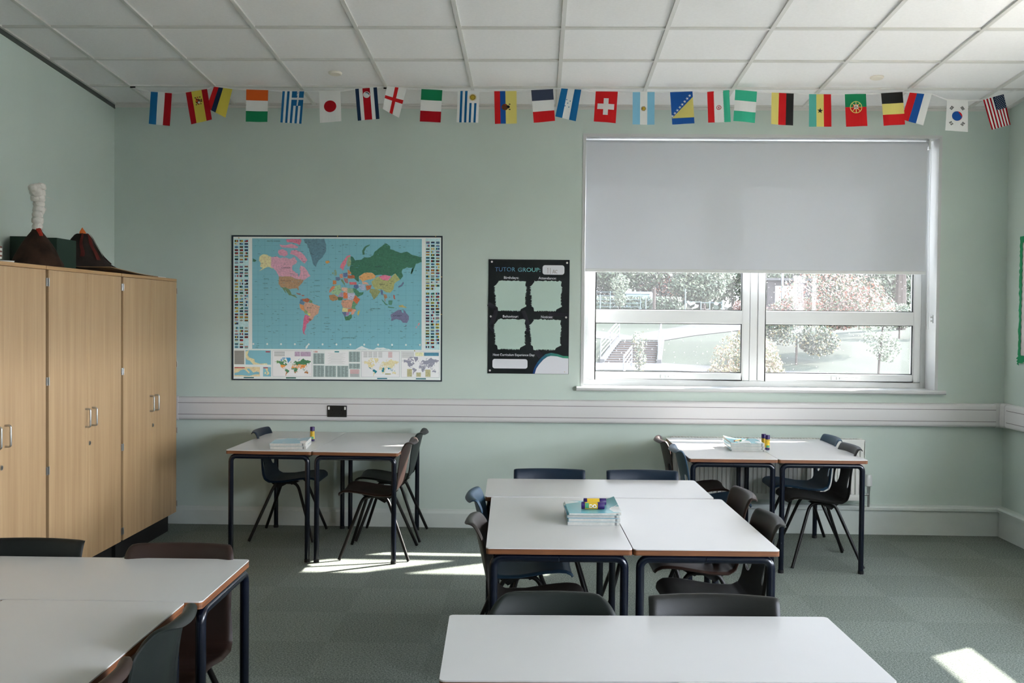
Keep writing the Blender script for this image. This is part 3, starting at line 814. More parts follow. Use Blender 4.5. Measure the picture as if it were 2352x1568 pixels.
chair(-.17, 2.14, '+x', 'B', 'brown', 'brown chair whose top just shows at the bottom edge, left of the front centre desk')

# ---------------------------------------------------------------- books and glue sticks
m_page = mat('book_pages', S(184, 183, 176), .8, .2, .4, 400, .08, 60)
m_stamp = mat('grey_page_stamp', S(120, 120, 118), .8)
COV = dict(aqua=(S(120, 185, 195), S(235, 240, 240)), teal=(S(30, 130, 160), S(200, 225, 225)), sky=(S(150, 195, 210), S(240, 240, 240)), pale=(S(190, 205, 205), S(225, 225, 220)))
def cover_mat(k):
    nm = 'printed_cover_' + k
    if nm in _m: return _m[nm]
    a, c = COV[k]; m = bpy.data.materials.new(nm); m.use_nodes = True; _m[nm] = m
    n = m.node_tree.nodes; l = m.node_tree.links; b_ = n['Principled BSDF']; b_.inputs['Roughness'].default_value = .25
    t = n.new('ShaderNodeTexCoord'); v = n.new('ShaderNodeTexVoronoi'); v.inputs['Scale'].default_value = 14
    r = n.new('ShaderNodeValToRGB'); r.color_ramp.interpolation = 'CONSTANT'; r.color_ramp.elements[0].color = a; r.color_ramp.elements[1].color = c; r.color_ramp.elements[1].position = .62
    l.new(t.outputs['Object'], v.inputs['Vector']); l.new(v.outputs['Color'], r.inputs[0]); l.new(r.outputs[0], b_.inputs['Base Color']); return m
def book(x, y, z, rz, w, h, t, cov, label, group, curl=0, curl_right=True):
    """w along local x, h along local y, spine at x=0 side"""
    r_ = empty('exercise_book', (x, y, z), rz); tag(r_, label, 'book', group)
    NX_, NY_ = 12, 12
    def up(u, v):
        q = u if curl_right else 1 - u
        return curl * max(0, q - .45) ** 2 / .3 * (.3 + .7 * v)
    def slab(b, z0, z1, m, ins):
        k = len(b.v); i = b.mi(m); n1 = NX_ + 1
        for zz in (z0, z1):
            for j in range(NY_ + 1):
                for q in range(n1):
                    u, v = q / NX_, j / NY_
                    b.v.append((ins + (w - 2 * ins) * u, ins + (h - 2 * ins) * v, zz + up(u, v) * (zz / t)))
        A = n1 * (NY_ + 1)
        for j in range(NY_):
            for q in range(NX_):
                a = k + j * n1 + q
                b.f.append([a, a + n1, a + n1 + 1, a + 1]); b.m.append(i); b.f.append([A + a, A + a + 1, A + a + n1 + 1, A + a + n1]); b.m.append(i)
        for q in range(NX_):
            a = k + q; b.f.append([a, a + 1, A + a + 1, A + a]); b.m.append(i); a = k + NY_ * n1 + q; b.f.append([a + 1, a, A + a, A + a + 1]); b.m.append(i)
        for j in range(NY_):
            a = k + j * n1; b.f.append([a + n1, a, A + a, A + a + n1]); b.m.append(i); a = k + j * n1 + NX_; b.f.append([a, a + n1, A + a + n1, A + a]); b.m.append(i)
    b = MB(); slab(b, .0005, t - .0007, m_page, .0010); pg = b.build('pages', r_)
    b = MB(); slab(b, t - .0006, t, cover_mat(cov), 0); slab(b, 0, .0004, cover_mat(cov), 0); b.box(-.0008, 0, 0, h, 0, t, cover_mat(cov)); b.build('cover', r_)
    b = MB(); b.box(w * .9, w * .94, .0008, .0014, .001, t - .0012 + up(.9, 0) * .0, m_stamp); b.build('edge_stamp', r_)
    return r_
z = .7105
g = 'books stacked on the middle desks'
book(.130, 4.353, z, .02, .218, .29, .0145, 'pale', 'bottom book of the stack on the middle desks', g)
book(.134, 4.356, z + .015, .03, .216, .288, .0135, 'sky', 'second book up in the stack on the middle desks', g)
book(.128, 4.362, z + .029, .03, .22, .286, .013, 'teal', 'third book up in the stack on the middle desks, under the top one', g, 0)
book(.136, 4.350, z + .0425, .04, .218, .29, .009, 'aqua', 'top book of the middle desk stack, aqua cover with a lifted right corner', g, .022)
g = 'books on the desk under the world map'
book(-1.708, 6.655, z, .10, .228, .29, .019, 'pale', 'lower of the two books on the desk under the world map', g)
book(-1.712, 6.665, z + .0195, .08, .226, .285, .018, 'sky', 'upper of the two books on the desk under the world map', g, .012)
g = 'books stacked on the far right desk'
for k in range(5):
    book(1.268 + random.uniform(-.006, .006), 6.87 + random.uniform(-.006, .006), z + k * .0105, random.uniform(-.03, .03), .222, .27, .0098, ['pale', 'sky', 'pale', 'sky', 'aqua'][k],
         ['bottom book of the stack on the far right desk', 'second book up in the stack on the far right desk', 'middle book of the stack on the far right desk', 'fourth book up in the stack on the far right desk',
          'top book of the far right desk stack, light blue cover with a lifted left corner'][k], g, .02 if k == 4 else 0, False)
zt = z + .0535
b = MB(); b.face([(0, 0, 0), (.11, -.02, 0), (.12, .1, .001), (.05, .17, 0), (-.01, .12, .001)], m_booklet); b.face([(0, 0, .0006), (-.01, .12, .0016), (.05, .17, .0006), (.12, .1, .0016), (.11, -.02, .0006)][::-1], m_booklet)
q = b.build('paper_scrap'); q.location = (1.285, 6.885, zt); tag(q, 'torn white paper on top of the far right book stack', 'paper')
pn = empty('pencil', (1.36, 7.03, zt + .006), -.55); tag(pn, 'short yellow pencil with a red end on the far right book stack', 'pencil')
b = MB(); b.tube([(0, 0, 0), (0, -.11, 0)], .0038, mat('yellow_wood', S(222, 190, 110), .5), 6); b.build('barrel', pn)
b = MB(); b.tube([(0, -.11, 0), (0, -.122, 0)], .0038, m_lava, 6); b.build('red_end', pn)
pn2 = empty('pen', (1.395, 7.03, zt + .006), -.55); tag(pn2, 'green and white pen beside the pencil on the far right book stack', 'pen')
b = MB(); b.tube([(0, 0, 0), (0, -.09, 0)], .004, m_booklet, 8); b.build('barrel', pn2)
b = MB(); b.tube([(0, .0, 0), (0, .02, 0)], .0046, mat('green_plastic', S(30, 120, 80), .4), 8); b.tube([(0, -.09, 0), (0, -.11, 0)], .0044, mat('green_plastic', S(30, 120, 80)), 8); b.build('cap', pn2)

m_purple = plastic('purple_plastic', S(46, 28, 88), .3); m_yel = mat('yellow_label', S(214, 176, 48), .35); m_grn = mat('green_label', S(70, 150, 110), .4)
m_wtxt = mat('white_print', S(235, 235, 235), .5); m_blk = mat('black_print', S(30, 30, 28), .5)
def glue(loc, label, group, lying=False, rz=0, face=0, txt=None):
    r_ = empty('glue_stick', loc, rz)
    if lying: r_.rotation_euler = (0, pi / 2, rz)
    tag(r_, label, 'glue stick', group)
    R0 = .0155
    b = MB(); b.lathe([(.013, 0), (R0, .001), (R0, .014), (.0145, .0145)], m_purple, (0, 0, 0), 24); b.build('base', r_, True)
    b = MB(); b.lathe([(.0146, .0145), (.0150, .015), (.0150, .068), (.0146, .0685)], m_yel, (0, 0, 0), 24); bd = b.build('body', r_, True)
    # green band, small print
    b = MB(); 
    def cyl(a0, a1, z0, z1, m, n=8, r=.0152):
        for k in range(n):
            t0 = a0 + (a1 - a0) * k / n; t1 = a0 + (a1 - a0) * (k + 1) / n
            b.face([(r * cos(t0), r * sin(t0), z0), (r * cos(t1), r * sin(t1), z0), (r * cos(t1), r * sin(t1), z1), (r * cos(t0), r * sin(t0), z1)], m)
    f0 = face
    cyl(f0 - .9, f0 + .7, .016, .031, m_grn, 10); cyl(f0 - .3, f0 + .2, .062, .0655, m_blk, 4)
    for k in range(4): cyl(f0 - .35, f0 + .3, .042 + k * .004, .0428 + k * .004, m_blk, 3)
    rr_ = .0168
    if txt is not None: b.text(txt, .023, lambda x, y: (rr_ * cos(f0 + .48 - y / rr_ * .9), rr_ * sin(f0 + .48 - y / rr_ * .9), .0325 + x), m_wtxt, bold=.0006, fit=.031)
    b.build('label', bd)
    b = MB(); b.lathe([(.0150, .069), (R0, .0695), (R0, .096), (.0145, .0975), (.008, .098)], m_purple, (0, 0, 0), 24); b.build('cap', r_, True)
    return r_
glue((-1.539, 7.128, .7105), 'glue stick standing behind the books on the desk under the map', 'glue sticks', face=-pi / 2 + .2)
glue((1.523, 6.965, .7105), 'front glue stick of the standing pair on the far right desks', 'glue sticks', face=-pi / 2 + .2)
glue((1.512, 7.03, .7105), 'rear glue stick of the standing pair on the far right desks', 'glue sticks', face=-pi / 2 - .6)
zl = z + .0525 + .0157
glue((.190, 4.44, zl), 'front glue stick lying on the middle book stack', 'glue sticks', True, .02, pi * 1.5 - .05, 'DO')
glue((.203, 4.53, zl), 'rear glue stick lying on the middle book stack', 'glue sticks', True, .05, pi * 1.5 + 1.6)

# ---------------------------------------------------------------- world map
MX0, MX1, MZ0, MZ1 = -2.285, -.712, 1.083, 2.163
wm = empty('world_map', ((MX0 + MX1) / 2, WY - .001, MZ0), 0, 0, -.004); tag(wm, 'large laminated world map poster with rows of small flags, on the back wall', 'map')
MW, MH = MX1 - MX0, MZ1 - MZ0
FX, FY = 2311.0, 1568.0
# printed sheet frame: px of an enlarged view: board 133..2135 x 83..1465
PX0, PX1, PY0, PY1 = 133., 2135., 85., 1463.
def mp(x, y, d): return (-MW / 2 + MW * (x - PX0) / (PX1 - PX0), -d, MH * (PY1 - y) / (PY1 - PY0))
b = MB(); b.box(-MW / 2, MW / 2, -.006, 0, 0, MH, mat('dark_navy_board', S(22, 40, 52), .5)); b.build('backing_board', wm, label='dark navy backing board')
KM = 1.38
_pc = {}
def pc(r, g, b_, k=KM):
    key = (r, g, b_, k)
    if key not in _pc:
        a_ = (r + g + b_) / 3; q = [a_ + (v - a_) * .86 for v in (r, g, b_)]
        _pc[key] = mat('print_%d_%d_%d_%d' % (r, g, b_, int(k * 100)), S(*q, k), .28, .5, 0, 1, .16 if max(q) - min(q) > 14 and (r, g, b_) != (98, 150, 162) else .0, 90)
    return _pc[key]
sh = MB()
def mrect(x0, y0, x1, y1, m, d=.0074):
    sh.face([mp(x0, y1, d), mp(x1, y1, d), mp(x1, y0, d), mp(x0, y0, d)], m)
def mpoly(pts, m, d=.0080): sh.face([mp(x, y, d) for x, y in pts][::-1], m)
m_paper_ = pc(178, 182, 180); ocean = pc(98, 150, 162); panel = pc(150, 182, 188)
# sheet body
k = len(sh.v)
a = mp(150, 1450, .0062); c = mp(2122, 100, .0072)
sh.box(a[0], c[0], -.0072, -.0061, a[2], c[2], m_paper_)
mrect(330, 115, 1940, 1163, ocean); mrect(155, 118, 296, 1160, panel); mrect(1975, 110, 2112, 1160, panel)
gl_ = pc(82, 136, 152)
for x in range(383, 1940, 67): mrect(x, 115, x + 2, 1163, gl_, .0077)
for y in (180, 262, 330, 395, 452, 505, 555, 602, 648, 692, 740, 788, 836, 886, 938, 992, 1050, 1112): mrect(330, y, 1940, y + 2, gl_, .0077)
LAND = [
 ((185, 170, 128), [(400, 290), (430, 265), (470, 270), (510, 290), (510, 385), (530, 395), (520, 400), (490, 385), (465, 390), (440, 405), (395, 425), (430, 395), (405, 380), (412, 350), (395, 325)]),
 ((176, 128, 146), [(510, 290), (560, 285), (600, 300), (640, 295), (690, 310), (730, 290), (760, 330), (750, 350), (715, 370), (710, 410), (735, 430), (765, 450), (772, 480), (790, 430), (780, 400), (790, 370), (820, 380), (845, 410), (885, 470), (850, 490), (820, 510), (790, 500), (740, 495), (700, 475), (585, 475), (560, 430), (530, 395), (510, 385)]),
 ((180, 120, 142), [(700, 230), (740, 220), (790, 240), (830, 280), (855, 320), (830, 350), (800, 330), (770, 300), (730, 270), (690, 260)]),
 ((180, 120, 142), [(580, 225), (620, 215), (660, 235), (670, 270), (640, 285), (590, 270), (575, 250)]),
 ((180, 120, 142), [(590, 170), (640, 180), (700, 165), (770, 190), (760, 205), (690, 205), (610, 200)]),
 ((176, 96, 118), [(650, 125), (700, 118), (790, 118), (800, 135), (780, 180), (750, 160), (700, 150), (660, 150)]),
 ((78, 112, 128), [(820, 120), (1015, 118), (1035, 180), (1030, 240), (1000, 290), (965, 320), (945, 350), (938, 385), (925, 375), (905, 340), (895, 290), (870, 220), (850, 170), (830, 150)]),
 ((148, 116, 88), [(585, 475), (700, 475), (740, 495), (790, 500), (820, 510), (810, 530), (790, 555), (770, 570), (775, 605), (765, 600), (755, 585), (715, 590), (680, 595), (650, 580), (600, 575), (580, 540), (583, 500)]),
 ((88, 112, 82), [(600, 575), (650, 580), (680, 595), (700, 625), (705, 645), (730, 650), (742, 655), (762, 680), (745, 672), (715, 660), (680, 650), (660, 625), (640, 600), (655, 635), (640, 620), (620, 590)]),
 ((150, 90, 80), [(750, 628), (795, 640), (790, 648), (755, 638)]), ((150, 90, 80), [(800, 650), (828, 650), (822, 662), (800, 660)]),
 ((80, 108, 134), [(790, 690), (810, 685), (815, 710), (830, 720), (822, 745), (790, 735), (780, 725)]),
 ((158, 82, 52), [(805, 685), (860, 682), (880, 695), (865, 720), (830, 715), (812, 705)]),
 ((88, 124, 92), [(880, 695), (905, 710), (900, 725), (868, 719)]),
 ((182, 120, 76), [(780, 735), (790, 735), (822, 745), (830, 780), (835, 810), (800, 790), (785, 765)]),
 ((172, 132, 112), [(830, 720), (865, 720), (900, 725), (920, 735), (975, 755), (970, 785), (955, 830), (920, 850), (900, 885), (880, 890), (870, 865), (882, 840), (860, 815), (835, 790), (822, 745)]),
 ((112, 140, 92), [(830, 783), (860, 812), (852, 830), (835, 830), (822, 800)]),
 ((182, 176, 84), [(852, 820), (884, 828), (882, 850), (862, 842)]),
 ((176, 86, 116), [(830, 835), (870, 850), (875, 865), (885, 880), (870, 905), (850, 925), (840, 965), (828, 1000), (830, 1015), (845, 1028), (815, 1015), (808, 980), (815, 930), (820, 880)]),
 ((140, 84, 66), [(872, 868), (896, 882), (886, 896), (872, 890)]),
 ((184, 128, 66), [(1025, 330), (1060, 322), (1070, 340), (1045, 352), (1030, 345)]),
 ((110, 132, 110), [(1110, 415), (1125, 408), (1135, 440), (1132, 462), (1108, 462), (1115, 440)]), ((112, 134, 104), [(1090, 435), (1105, 430), (1103, 452), (1090, 450)]),
 ((186, 98, 116), [(1165, 390), (1170, 365), (1200, 320), (1230, 280), (1265, 270), (1260, 290), (1235, 300), (1225, 350), (1205, 385), (1195, 415), (1185, 410), (1180, 395)]),
 ((124, 142, 104), [(1240, 290), (1262, 285), (1270, 330), (1265, 370), (1240, 380), (1232, 350)]),
 ((52, 100, 80), [(1265, 280), (1290, 290), (1310, 320), (1370, 310), (1400, 290), (1450, 290), (1480, 270), (1490, 240), (1540, 200), (1600, 155), (1640, 185), (1640, 210), (1740, 250), (1800, 235), (1850, 265), (1935, 285), (1940, 330), (1885, 350), (1850, 440), (1838, 430), (1855, 385), (1800, 385), (1760, 400), (1750, 420), (1762, 470), (1735, 500), (1715, 470), (1690, 440), (1650, 465), (1560, 455), (1500, 460), (1470, 435), (1400, 435), (1345, 470), (1345, 520), (1320, 510), (1300, 490), (1290, 470), (1255, 440), (1262, 380), (1270, 330)]),
 ((60, 106, 86), [(1380, 265), (1375, 230), (1400, 190), (1450, 165), (1445, 180), (1410, 200), (1395, 235), (1400, 262)]),
 ((170, 104, 62), [(1095, 510), (1130, 512), (1132, 545), (1100, 550)]), ((82, 98, 128), [(1125, 480), (1160, 475), (1170, 500), (1150, 512), (1128, 510)]),
 ((164, 110, 98), [(1160, 450), (1190, 445), (1195, 485), (1165, 490)]), ((80, 96, 138), [(1195, 440), (1235, 435), (1240, 470), (1200, 480)]),
 ((164, 86, 54), [(1240, 460), (1300, 460), (1305, 490), (1260, 490), (1235, 485)]), ((176, 110, 70), [(1235, 400), (1260, 420), (1275, 445), (1240, 455)]),
 ((90, 122, 92), [(1172, 500), (1190, 500), (1215, 545), (1205, 550), (1180, 520)]), ((150, 96, 96), [(1200, 485), (1240, 490), (1240, 540), (1222, 535), (1205, 510)]),
 ((180, 88, 94), [(1250, 525), (1320, 525), (1325, 548), (1260, 550)]),
 ((198, 136, 84), [(1345, 470), (1400, 435), (1470, 435), (1505, 465), (1490, 490), (1440, 500), (1400, 510), (1380, 520), (1350, 490)]),
 ((188, 96, 124), [(1530, 470), (1580, 455), (1650, 468), (1620, 510), (1570, 505)]),
 ((142, 144, 92), [(1500, 490), (1530, 470), (1570, 505), (1620, 510), (1655, 475), (1690, 440), (1735, 500), (1700, 520), (1680, 540), (1675, 590), (1640, 625), (1600, 620), (1570, 595), (1500, 590), (1470, 550), (1465, 520)]),
 ((144, 150, 170), [(1340, 545), (1400, 550), (1410, 600), (1370, 605), (1345, 575)]), ((168, 92, 58), [(1410, 560), (1465, 550), (1455, 590), (1420, 605)]),
 ((190, 140, 122), [(1375, 520), (1420, 525), (1440, 550), (1380, 545)]), ((62, 118, 92), [(1290, 580), (1320, 590), (1350, 620), (1390, 620), (1385, 640), (1335, 665), (1310, 640), (1292, 605)]),
 ((74, 92, 134), [(1300, 550), (1335, 550), (1345, 575), (1325, 590), (1295, 575)]),
 ((124, 130, 86), [(1450, 590), (1500, 590), (1555, 610), (1530, 640), (1500, 680), (1485, 690), (1465, 640), (1445, 620)]),
 ((80, 94, 132), [(1550, 600), (1570, 600), (1578, 650), (1555, 640)]), ((150, 112, 84), [(1575, 635), (1605, 640), (1615, 670), (1598, 680), (1598, 715), (1590, 690)]),
 ((84, 94, 124), [(1715, 565), (1745, 545), (1765, 520), (1772, 535), (1755, 560), (1722, 575)]), ((170, 80, 70), [(1670, 640), (1685, 650), (1692, 690), (1675, 680)]),
 ((70, 118, 100), [(1560, 680), (1600, 725), (1625, 740), (1600, 742), (1570, 705)]), ((74, 122, 104), [(1625, 700), (1665, 695), (1655, 740), (1625, 735)]),
 ((70, 118, 100), [(1620, 755), (1680, 762), (1680, 772), (1622, 764)]), ((160, 142, 86), [(1720, 745), (1760, 740), (1800, 765), (1770, 765), (1730, 760)]),
 ((98, 98, 128), [(1645, 830), (1690, 805), (1715, 785), (1745, 785), (1755, 810), (1770, 815), (1768, 785), (1785, 800), (1820, 845), (1820, 875), (1800, 910), (1765, 905), (1745, 885), (1700, 875), (1650, 890), (1655, 865)]),
 ((98, 98, 128), [(1785, 930), (1800, 930), (1792, 943)]), ((184, 112, 118), [(1915, 905), (1925, 915), (1910, 935), (1905, 925)]), ((184, 112, 118), [(1900, 935), (1892, 958), (1884, 954)]),
 ((186, 108, 78), [(1090, 565), (1120, 560), (1110, 590), (1075, 620), (1062, 630), (1068, 600)]), ((126, 156, 120), [(1110, 590), (1120, 560), (1170, 550), (1180, 600), (1175, 620), (1150, 650), (1100, 640), (1075, 625)]),
 ((192, 146, 130), [(1180, 575), (1235, 580), (1235, 628), (1180, 605)]), ((122, 148, 120), [(1235, 582), (1290, 585), (1298, 628), (1237, 628)]),
 ((144, 122, 144), [(1150, 650), (1180, 620), (1200, 630), (1195, 668), (1145, 668)]), ((182, 96, 58), [(1200, 622), (1237, 630), (1238, 680), (1198, 680)]),
 ((158, 154, 172), [(1238, 628), (1300, 628), (1308, 655), (1290, 700), (1240, 690)]), ((180, 92, 54), [(1308, 645), (1345, 682), (1358, 685), (1330, 735), (1290, 700)]),
 ((150, 112, 76), [(1060, 655), (1100, 642), (1148, 665), (1145, 692), (1100, 705), (1070, 690)]), ((66, 112, 88), [(1145, 668), (1196, 668), (1185, 697), (1150, 700)]),
 ((172, 126, 104), [(1185, 698), (1240, 690), (1290, 700), (1275, 770), (1240, 778), (1192, 765), (1178, 730)]), ((86, 134, 100), [(1290, 702), (1330, 735), (1310, 760), (1318, 785), (1275, 772)]),
 ((172, 168, 116), [(1190, 765), (1240, 776), (1240, 808), (1186, 808)]), ((178, 104, 62), [(1240, 778), (1292, 770), (1275, 808), (1240, 808)]),
 ((186, 128, 110), [(1292, 775), (1320, 788), (1292, 832), (1272, 838), (1272, 808)]), ((82, 96, 132), [(1186, 808), (1226, 808), (1222, 862), (1206, 852)]),
 ((134, 98, 132), [(1226, 808), (1258, 810), (1246, 846), (1222, 842)]), ((62, 112, 80), [(1208, 855), (1246, 845), (1275, 828), (1278, 860), (1256, 885), (1220, 892)]),
 ((170, 154, 78), [(1335, 800), (1355, 785), (1350, 820), (1338, 845), (1330, 825)]),
 ((178, 184, 184), [(1315, 1162), (1340, 1145), (1375, 1130), (1420, 1150), (1470, 1162)]), ((178, 184, 184), [(1485, 1162), (1520, 1142), (1580, 1145), (1645, 1162)]), ((178, 184, 184), [(872, 1104), (840, 1140), (838, 1160), (850, 1160)]),
 ((52, 100, 80), [(335, 305), (372, 325), (355, 340), (335, 332)]), ((52, 100, 80), [(1850, 390), (1862, 392), (1845, 448), (1835, 445)])]
rg = random.Random(4)
def rough_poly(pts, amp=5.0):
    out = []
    for i in range(len(pts)):
        a, c = pts[i], pts[(i + 1) % len(pts)]; L_ = math.hypot(c[0] - a[0], c[1] - a[1]); n = max(1, int(L_ / 13))
        for k in range(n):
            t = k / n; q = amp * (rg.random() - .5) * (1 if k else .4); out.append((a[0] + (c[0] - a[0]) * t + q, a[1] + (c[1] - a[1]) * t + amp * (rg.random() - .5)))
    return out
for j, (c_, pts) in enumerate(LAND): mpoly(rough_poly(pts), pc(*c_), .0080 + .00002 * (j % 5))
# town and name specks, like the tiny print
dk = pc(70, 84, 88, 1.0)
for k in range(420):
    x, y = rg.uniform(345, 1925), rg.uniform(130, 1150); w_ = rg.uniform(5, 26)
    if rg.random() < .55: x = rg.uniform(350, 1925)
    mrect(x, y, x + w_, y + 2.4, dk if rg.random() < .7 else gl_, .0083)
for x in range(341, 1940, 132):
    mpoly([(x + 9 * cos(t * pi / 5), 1117 + 10 * sin(t * pi / 5)) for t in range(10)], m_paper_, .0083)
# columns of small national flags
cols = [(150, 28, 34), (200, 200, 196), (24, 46, 96), (20, 100, 70), (196, 170, 50), (24, 26, 28), (90, 150, 190)]
def miniflags(xs, ys, skip):
    for r_i, y in enumerate(ys):
        for x in xs:
            if (r_i, x) in skip: continue
            w_, h_ = 33, 19; ty = rg.random(); cc = [pc(*c_, 1.1) for c_ in rg.sample(cols, 3)]
            if ty < .45:
                for q in range(3): mrect(x, y + h_ * q / 3, x + w_, y + h_ * (q + 1) / 3, cc[q], .0080)
            elif ty < .7:
                for q in range(3): mrect(x + w_ * q / 3, y, x + w_ * (q + 1) / 3, y + h_, cc[q], .0080)
            else:
                mrect(x, y, x + w_, y + h_, cc[0], .0080)
                if ty < .85: mrect(x, y, x + w_ * .45, y + h_ * .5, cc[1], .0083)
                else: mrect(x + 12, y, x + 17, y + h_, cc[1], .0083); mrect(x, y + 8, x + w_, y + 12, cc[1], .0084)
miniflags((163, 210, 257), [131 + 28.9 * i for i in range(8)] + [376 + 29 * i for i in range(4)] + [507 + 29 * i for i in range(15)] + [956 + 29 * i for i in range(5)] + [1109, 1138], {(7, 257), (26, 210), (26, 257), (31, 257), (32, 257)})
miniflags((1980, 2027, 2074), [140 + 29 * i for i in range(16)] + [621 + 29.2 * i for i in range(17)] + [1126], {(15, 2074), (33, 2074)})
# inset panels along the bottom
orng = pc(204, 170, 132); grn_ = pc(92, 132, 84); teal_ = pc(24, 112, 124); grey_ = pc(118, 118, 132); tgrey = pc(128, 144, 142); red_ = pc(190, 40, 60, 1.1); lite = pc(196, 198, 196)
mrect(157, 1180, 254, 1312, pc(140, 136, 128)); mrect(266, 1177, 508, 1313, ocean); mrect(157, 1336, 403, 1426, pc(196, 166, 130)); mrect(433, 1336, 508, 1426, ocean)
for y in range(1186, 1308, 7): mrect(162, y, 250, y + 2.5, dk, .0078)
mpoly([(266, 1190), (290, 1180), (300, 1178), (285, 1220), (300, 1245), (350, 1262), (355, 1290), (400, 1305), (470, 1300), (475, 1313), (340, 1313), (310, 1280), (275, 1265), (266, 1240)], orng, .0080)
mpoly([(160, 1395), (200, 1385), (215, 1370), (245, 1360), (262, 1365), (300, 1400), (305, 1385), (275, 1355), (300, 1350), (340, 1390), (370, 1380), (395, 1385), (398, 1405), (350, 1408), (300, 1422), (230, 1415), (160, 1415)], ocean, .0080)
mpoly([(455, 1350), (480, 1345), (478, 1370), (495, 1395), (480, 1412), (465, 1410), (475, 1385), (462, 1372)], orng, .0080); mpoly([(448, 1385), (462, 1382), (460, 1402), (447, 1402)], orng, .0080)
mrect(458, 1186, 500, 1195, red_, .0082); mrect(160, 1340, 258, 1348, red_, .0082); mrect(436, 1340, 480, 1348, red_, .0082)
for (x0, x1) in ((526, 901), (1372, 1732), (1749, 2110)):
    mrect(x0, 1179, x1, 1424, lite, .0076)
    for (a0, b0, a1, b1) in ((x0, 1179, x1, 1180.5), (x0, 1422.5, x1, 1424), (x0, 1179, x0 + 1.5, 1424), (x1 - 1.5, 1179, x1, 1424)): mrect(a0, b0, a1, b1, grey_, .0079)
def small_world(x0, y0, x1, y1, fn):
    for (c_, pts) in LAND:
        if pts[0][1] > 1090: continue
        P_ = [(x0 + (x1 - x0) * (x - 395) / 1545, y0 + (y1 - y0) * (y - 118) / 912) for x, y in pts]
        cx_ = sum(p[0] for p in pts) / len(pts); cy_ = sum(p[1] for p in pts) / len(pts)
        mpoly(P_, fn(cx_, cy_), .0081)
small_world(560, 1245, 890, 1420, lambda x, y: pc(44, 120, 160) if y < 270 else (grn_ if y < 470 and x > 1 and int(x / 150) % 2 else (pc(196, 120, 56) if 470 < y < 640 else (pc(60, 112, 76) if y < 800 else pc(150, 100, 60)))))
small_world(1395, 1245, 1725, 1418, lambda x, y: teal_ if (600 < y < 800 and (x > 1400 or x < 900 or 1180 < x < 1300)) else orng)
small_world(1770, 1230, 2105, 1400, lambda x, y: grey_)
for (x0, y0, x1, y1) in ((912, 1202, 1017, 1304), (912, 1316, 1017, 1426), (1024, 1320, 1130, 1426), (1140, 1320, 1246, 1426), (1252, 1184, 1357, 1282), (1252, 1297, 1357, 1347)):
    mrect(x0, y0, x1, y1, tgrey, .0077)
    for y in range(int(y0) + 4, int(y1) - 3, 6):
        for xx in (x0 + 5, x0 + 42, x0 + 74): mrect(xx, y, xx + rg.uniform(14, 28), y + 2, dk, .0080)
mrect(1024, 1178, 1246, 1310, lite, .0077); mrect(1115, 1181, 1158, 1192, teal_, .0080)
for y in range(1200, 1304, 8): mrect(1050 + (y % 3) * 14, y, 1218 - (y % 5) * 9, y + 2, pc(150, 152, 150), .0080)
for y in range(1354, 1424, 6): mrect(1258 + (y % 3) * 5, y, 1354 - (y % 4) * 4, y + 2.5, red_ if y < 1395 else dk, .0080)
for x0 in (540, 735, 790, 838): mrect(x0, 1188, x0 + 50, 1232, pc(150, 130, 150) if x0 > 700 else lite, .0079)
for y in range(1188, 1234, 8): mrect(540, y, 640, y + 2.4, dk, .0082)
for y in range(1186, 1240, 7):
    for x0 in (1390, 1436, 1482, 1530, 1625): mrect(x0, y, x0 + 38, y + 2.4, pc(120, 122, 120) if x0 < 1620 else red_, .0080)
    mrect(1755, y, 1870, y + 2.4, pc(120, 122, 120), .0080)
mrect(1882, 1187, 1958, 1222, pc(180, 178, 140), .0080); mrect(1966, 1188, 2104, 1220, pc(60, 110, 132), .0080)
for (x0, y0, x1, y1) in ((1805, 1345, 1850, 1418), (1892, 1378, 1935, 1418), (1978, 1350, 2026, 1418), (1595, 1388, 1650, 1400)): mrect(x0, y0, x1, y1, pc(150, 146, 108), .0080)
for (x0, x1, c_) in ((248, 345, (24, 84, 84)), (652, 747, (20, 84, 70)), (1520, 1615, (20, 96, 110)), (1888, 1983, (24, 92, 104))): mrect(x0, 1432, x1, 1443, pc(*c_), .0080)
sh.text('130', 22, lambda x, y: mp(912 + x * 1.25, 1195 - y * 1.0, .0083), pc(196, 60, 40, 1.1), bold=.3)
rp_ = pc(60, 70, 80, 1.0)
for (t_, x, y, s_) in (('ARCTIC OCEAN', 470, 146, 17), ('CANADA', 610, 398, 20), ('RUSSIA', 1500, 385, 22), ('CHINA', 1540, 550, 16), ('BRAZIL', 850, 775, 14), ('AUSTRALIA', 1668, 845, 17), ('UNITED STATES', 600, 520, 14), ('NORTH', 440, 503, 13), ('PACIFIC', 432, 546, 13), ('OCEAN', 438, 590, 13),
                       ('NORTH', 925, 517, 13), ('ATLANTIC', 915, 566, 13), ('OCEAN', 930, 620, 13), ('SOUTH', 1020, 867, 13), ('ATLANTIC', 1012, 922, 13), ('OCEAN', 1020, 975, 13), ('INDIAN OCEAN', 1455, 780, 13), ('SOUTHERN OCEAN', 1190, 1058, 14)):
    sh.text(t_, s_, lambda u_, v_, x=x, y=y: mp(x + u_, y - v_, .0084), rp_)
sh.build('printed_sheet', wm)
for (x, y) in ((203, 112), (1142, 92), (2070, 88), (2128, 472), (2127, 826), (1875, 1172)):
    b = MB(); p_ = mp(x, y, .008); b.tube([(p_[0], -.007, p_[2]), (p_[0], -.0105, p_[2])], .0042, m_brass, 10); b.build('drawing_pin', wm, True)

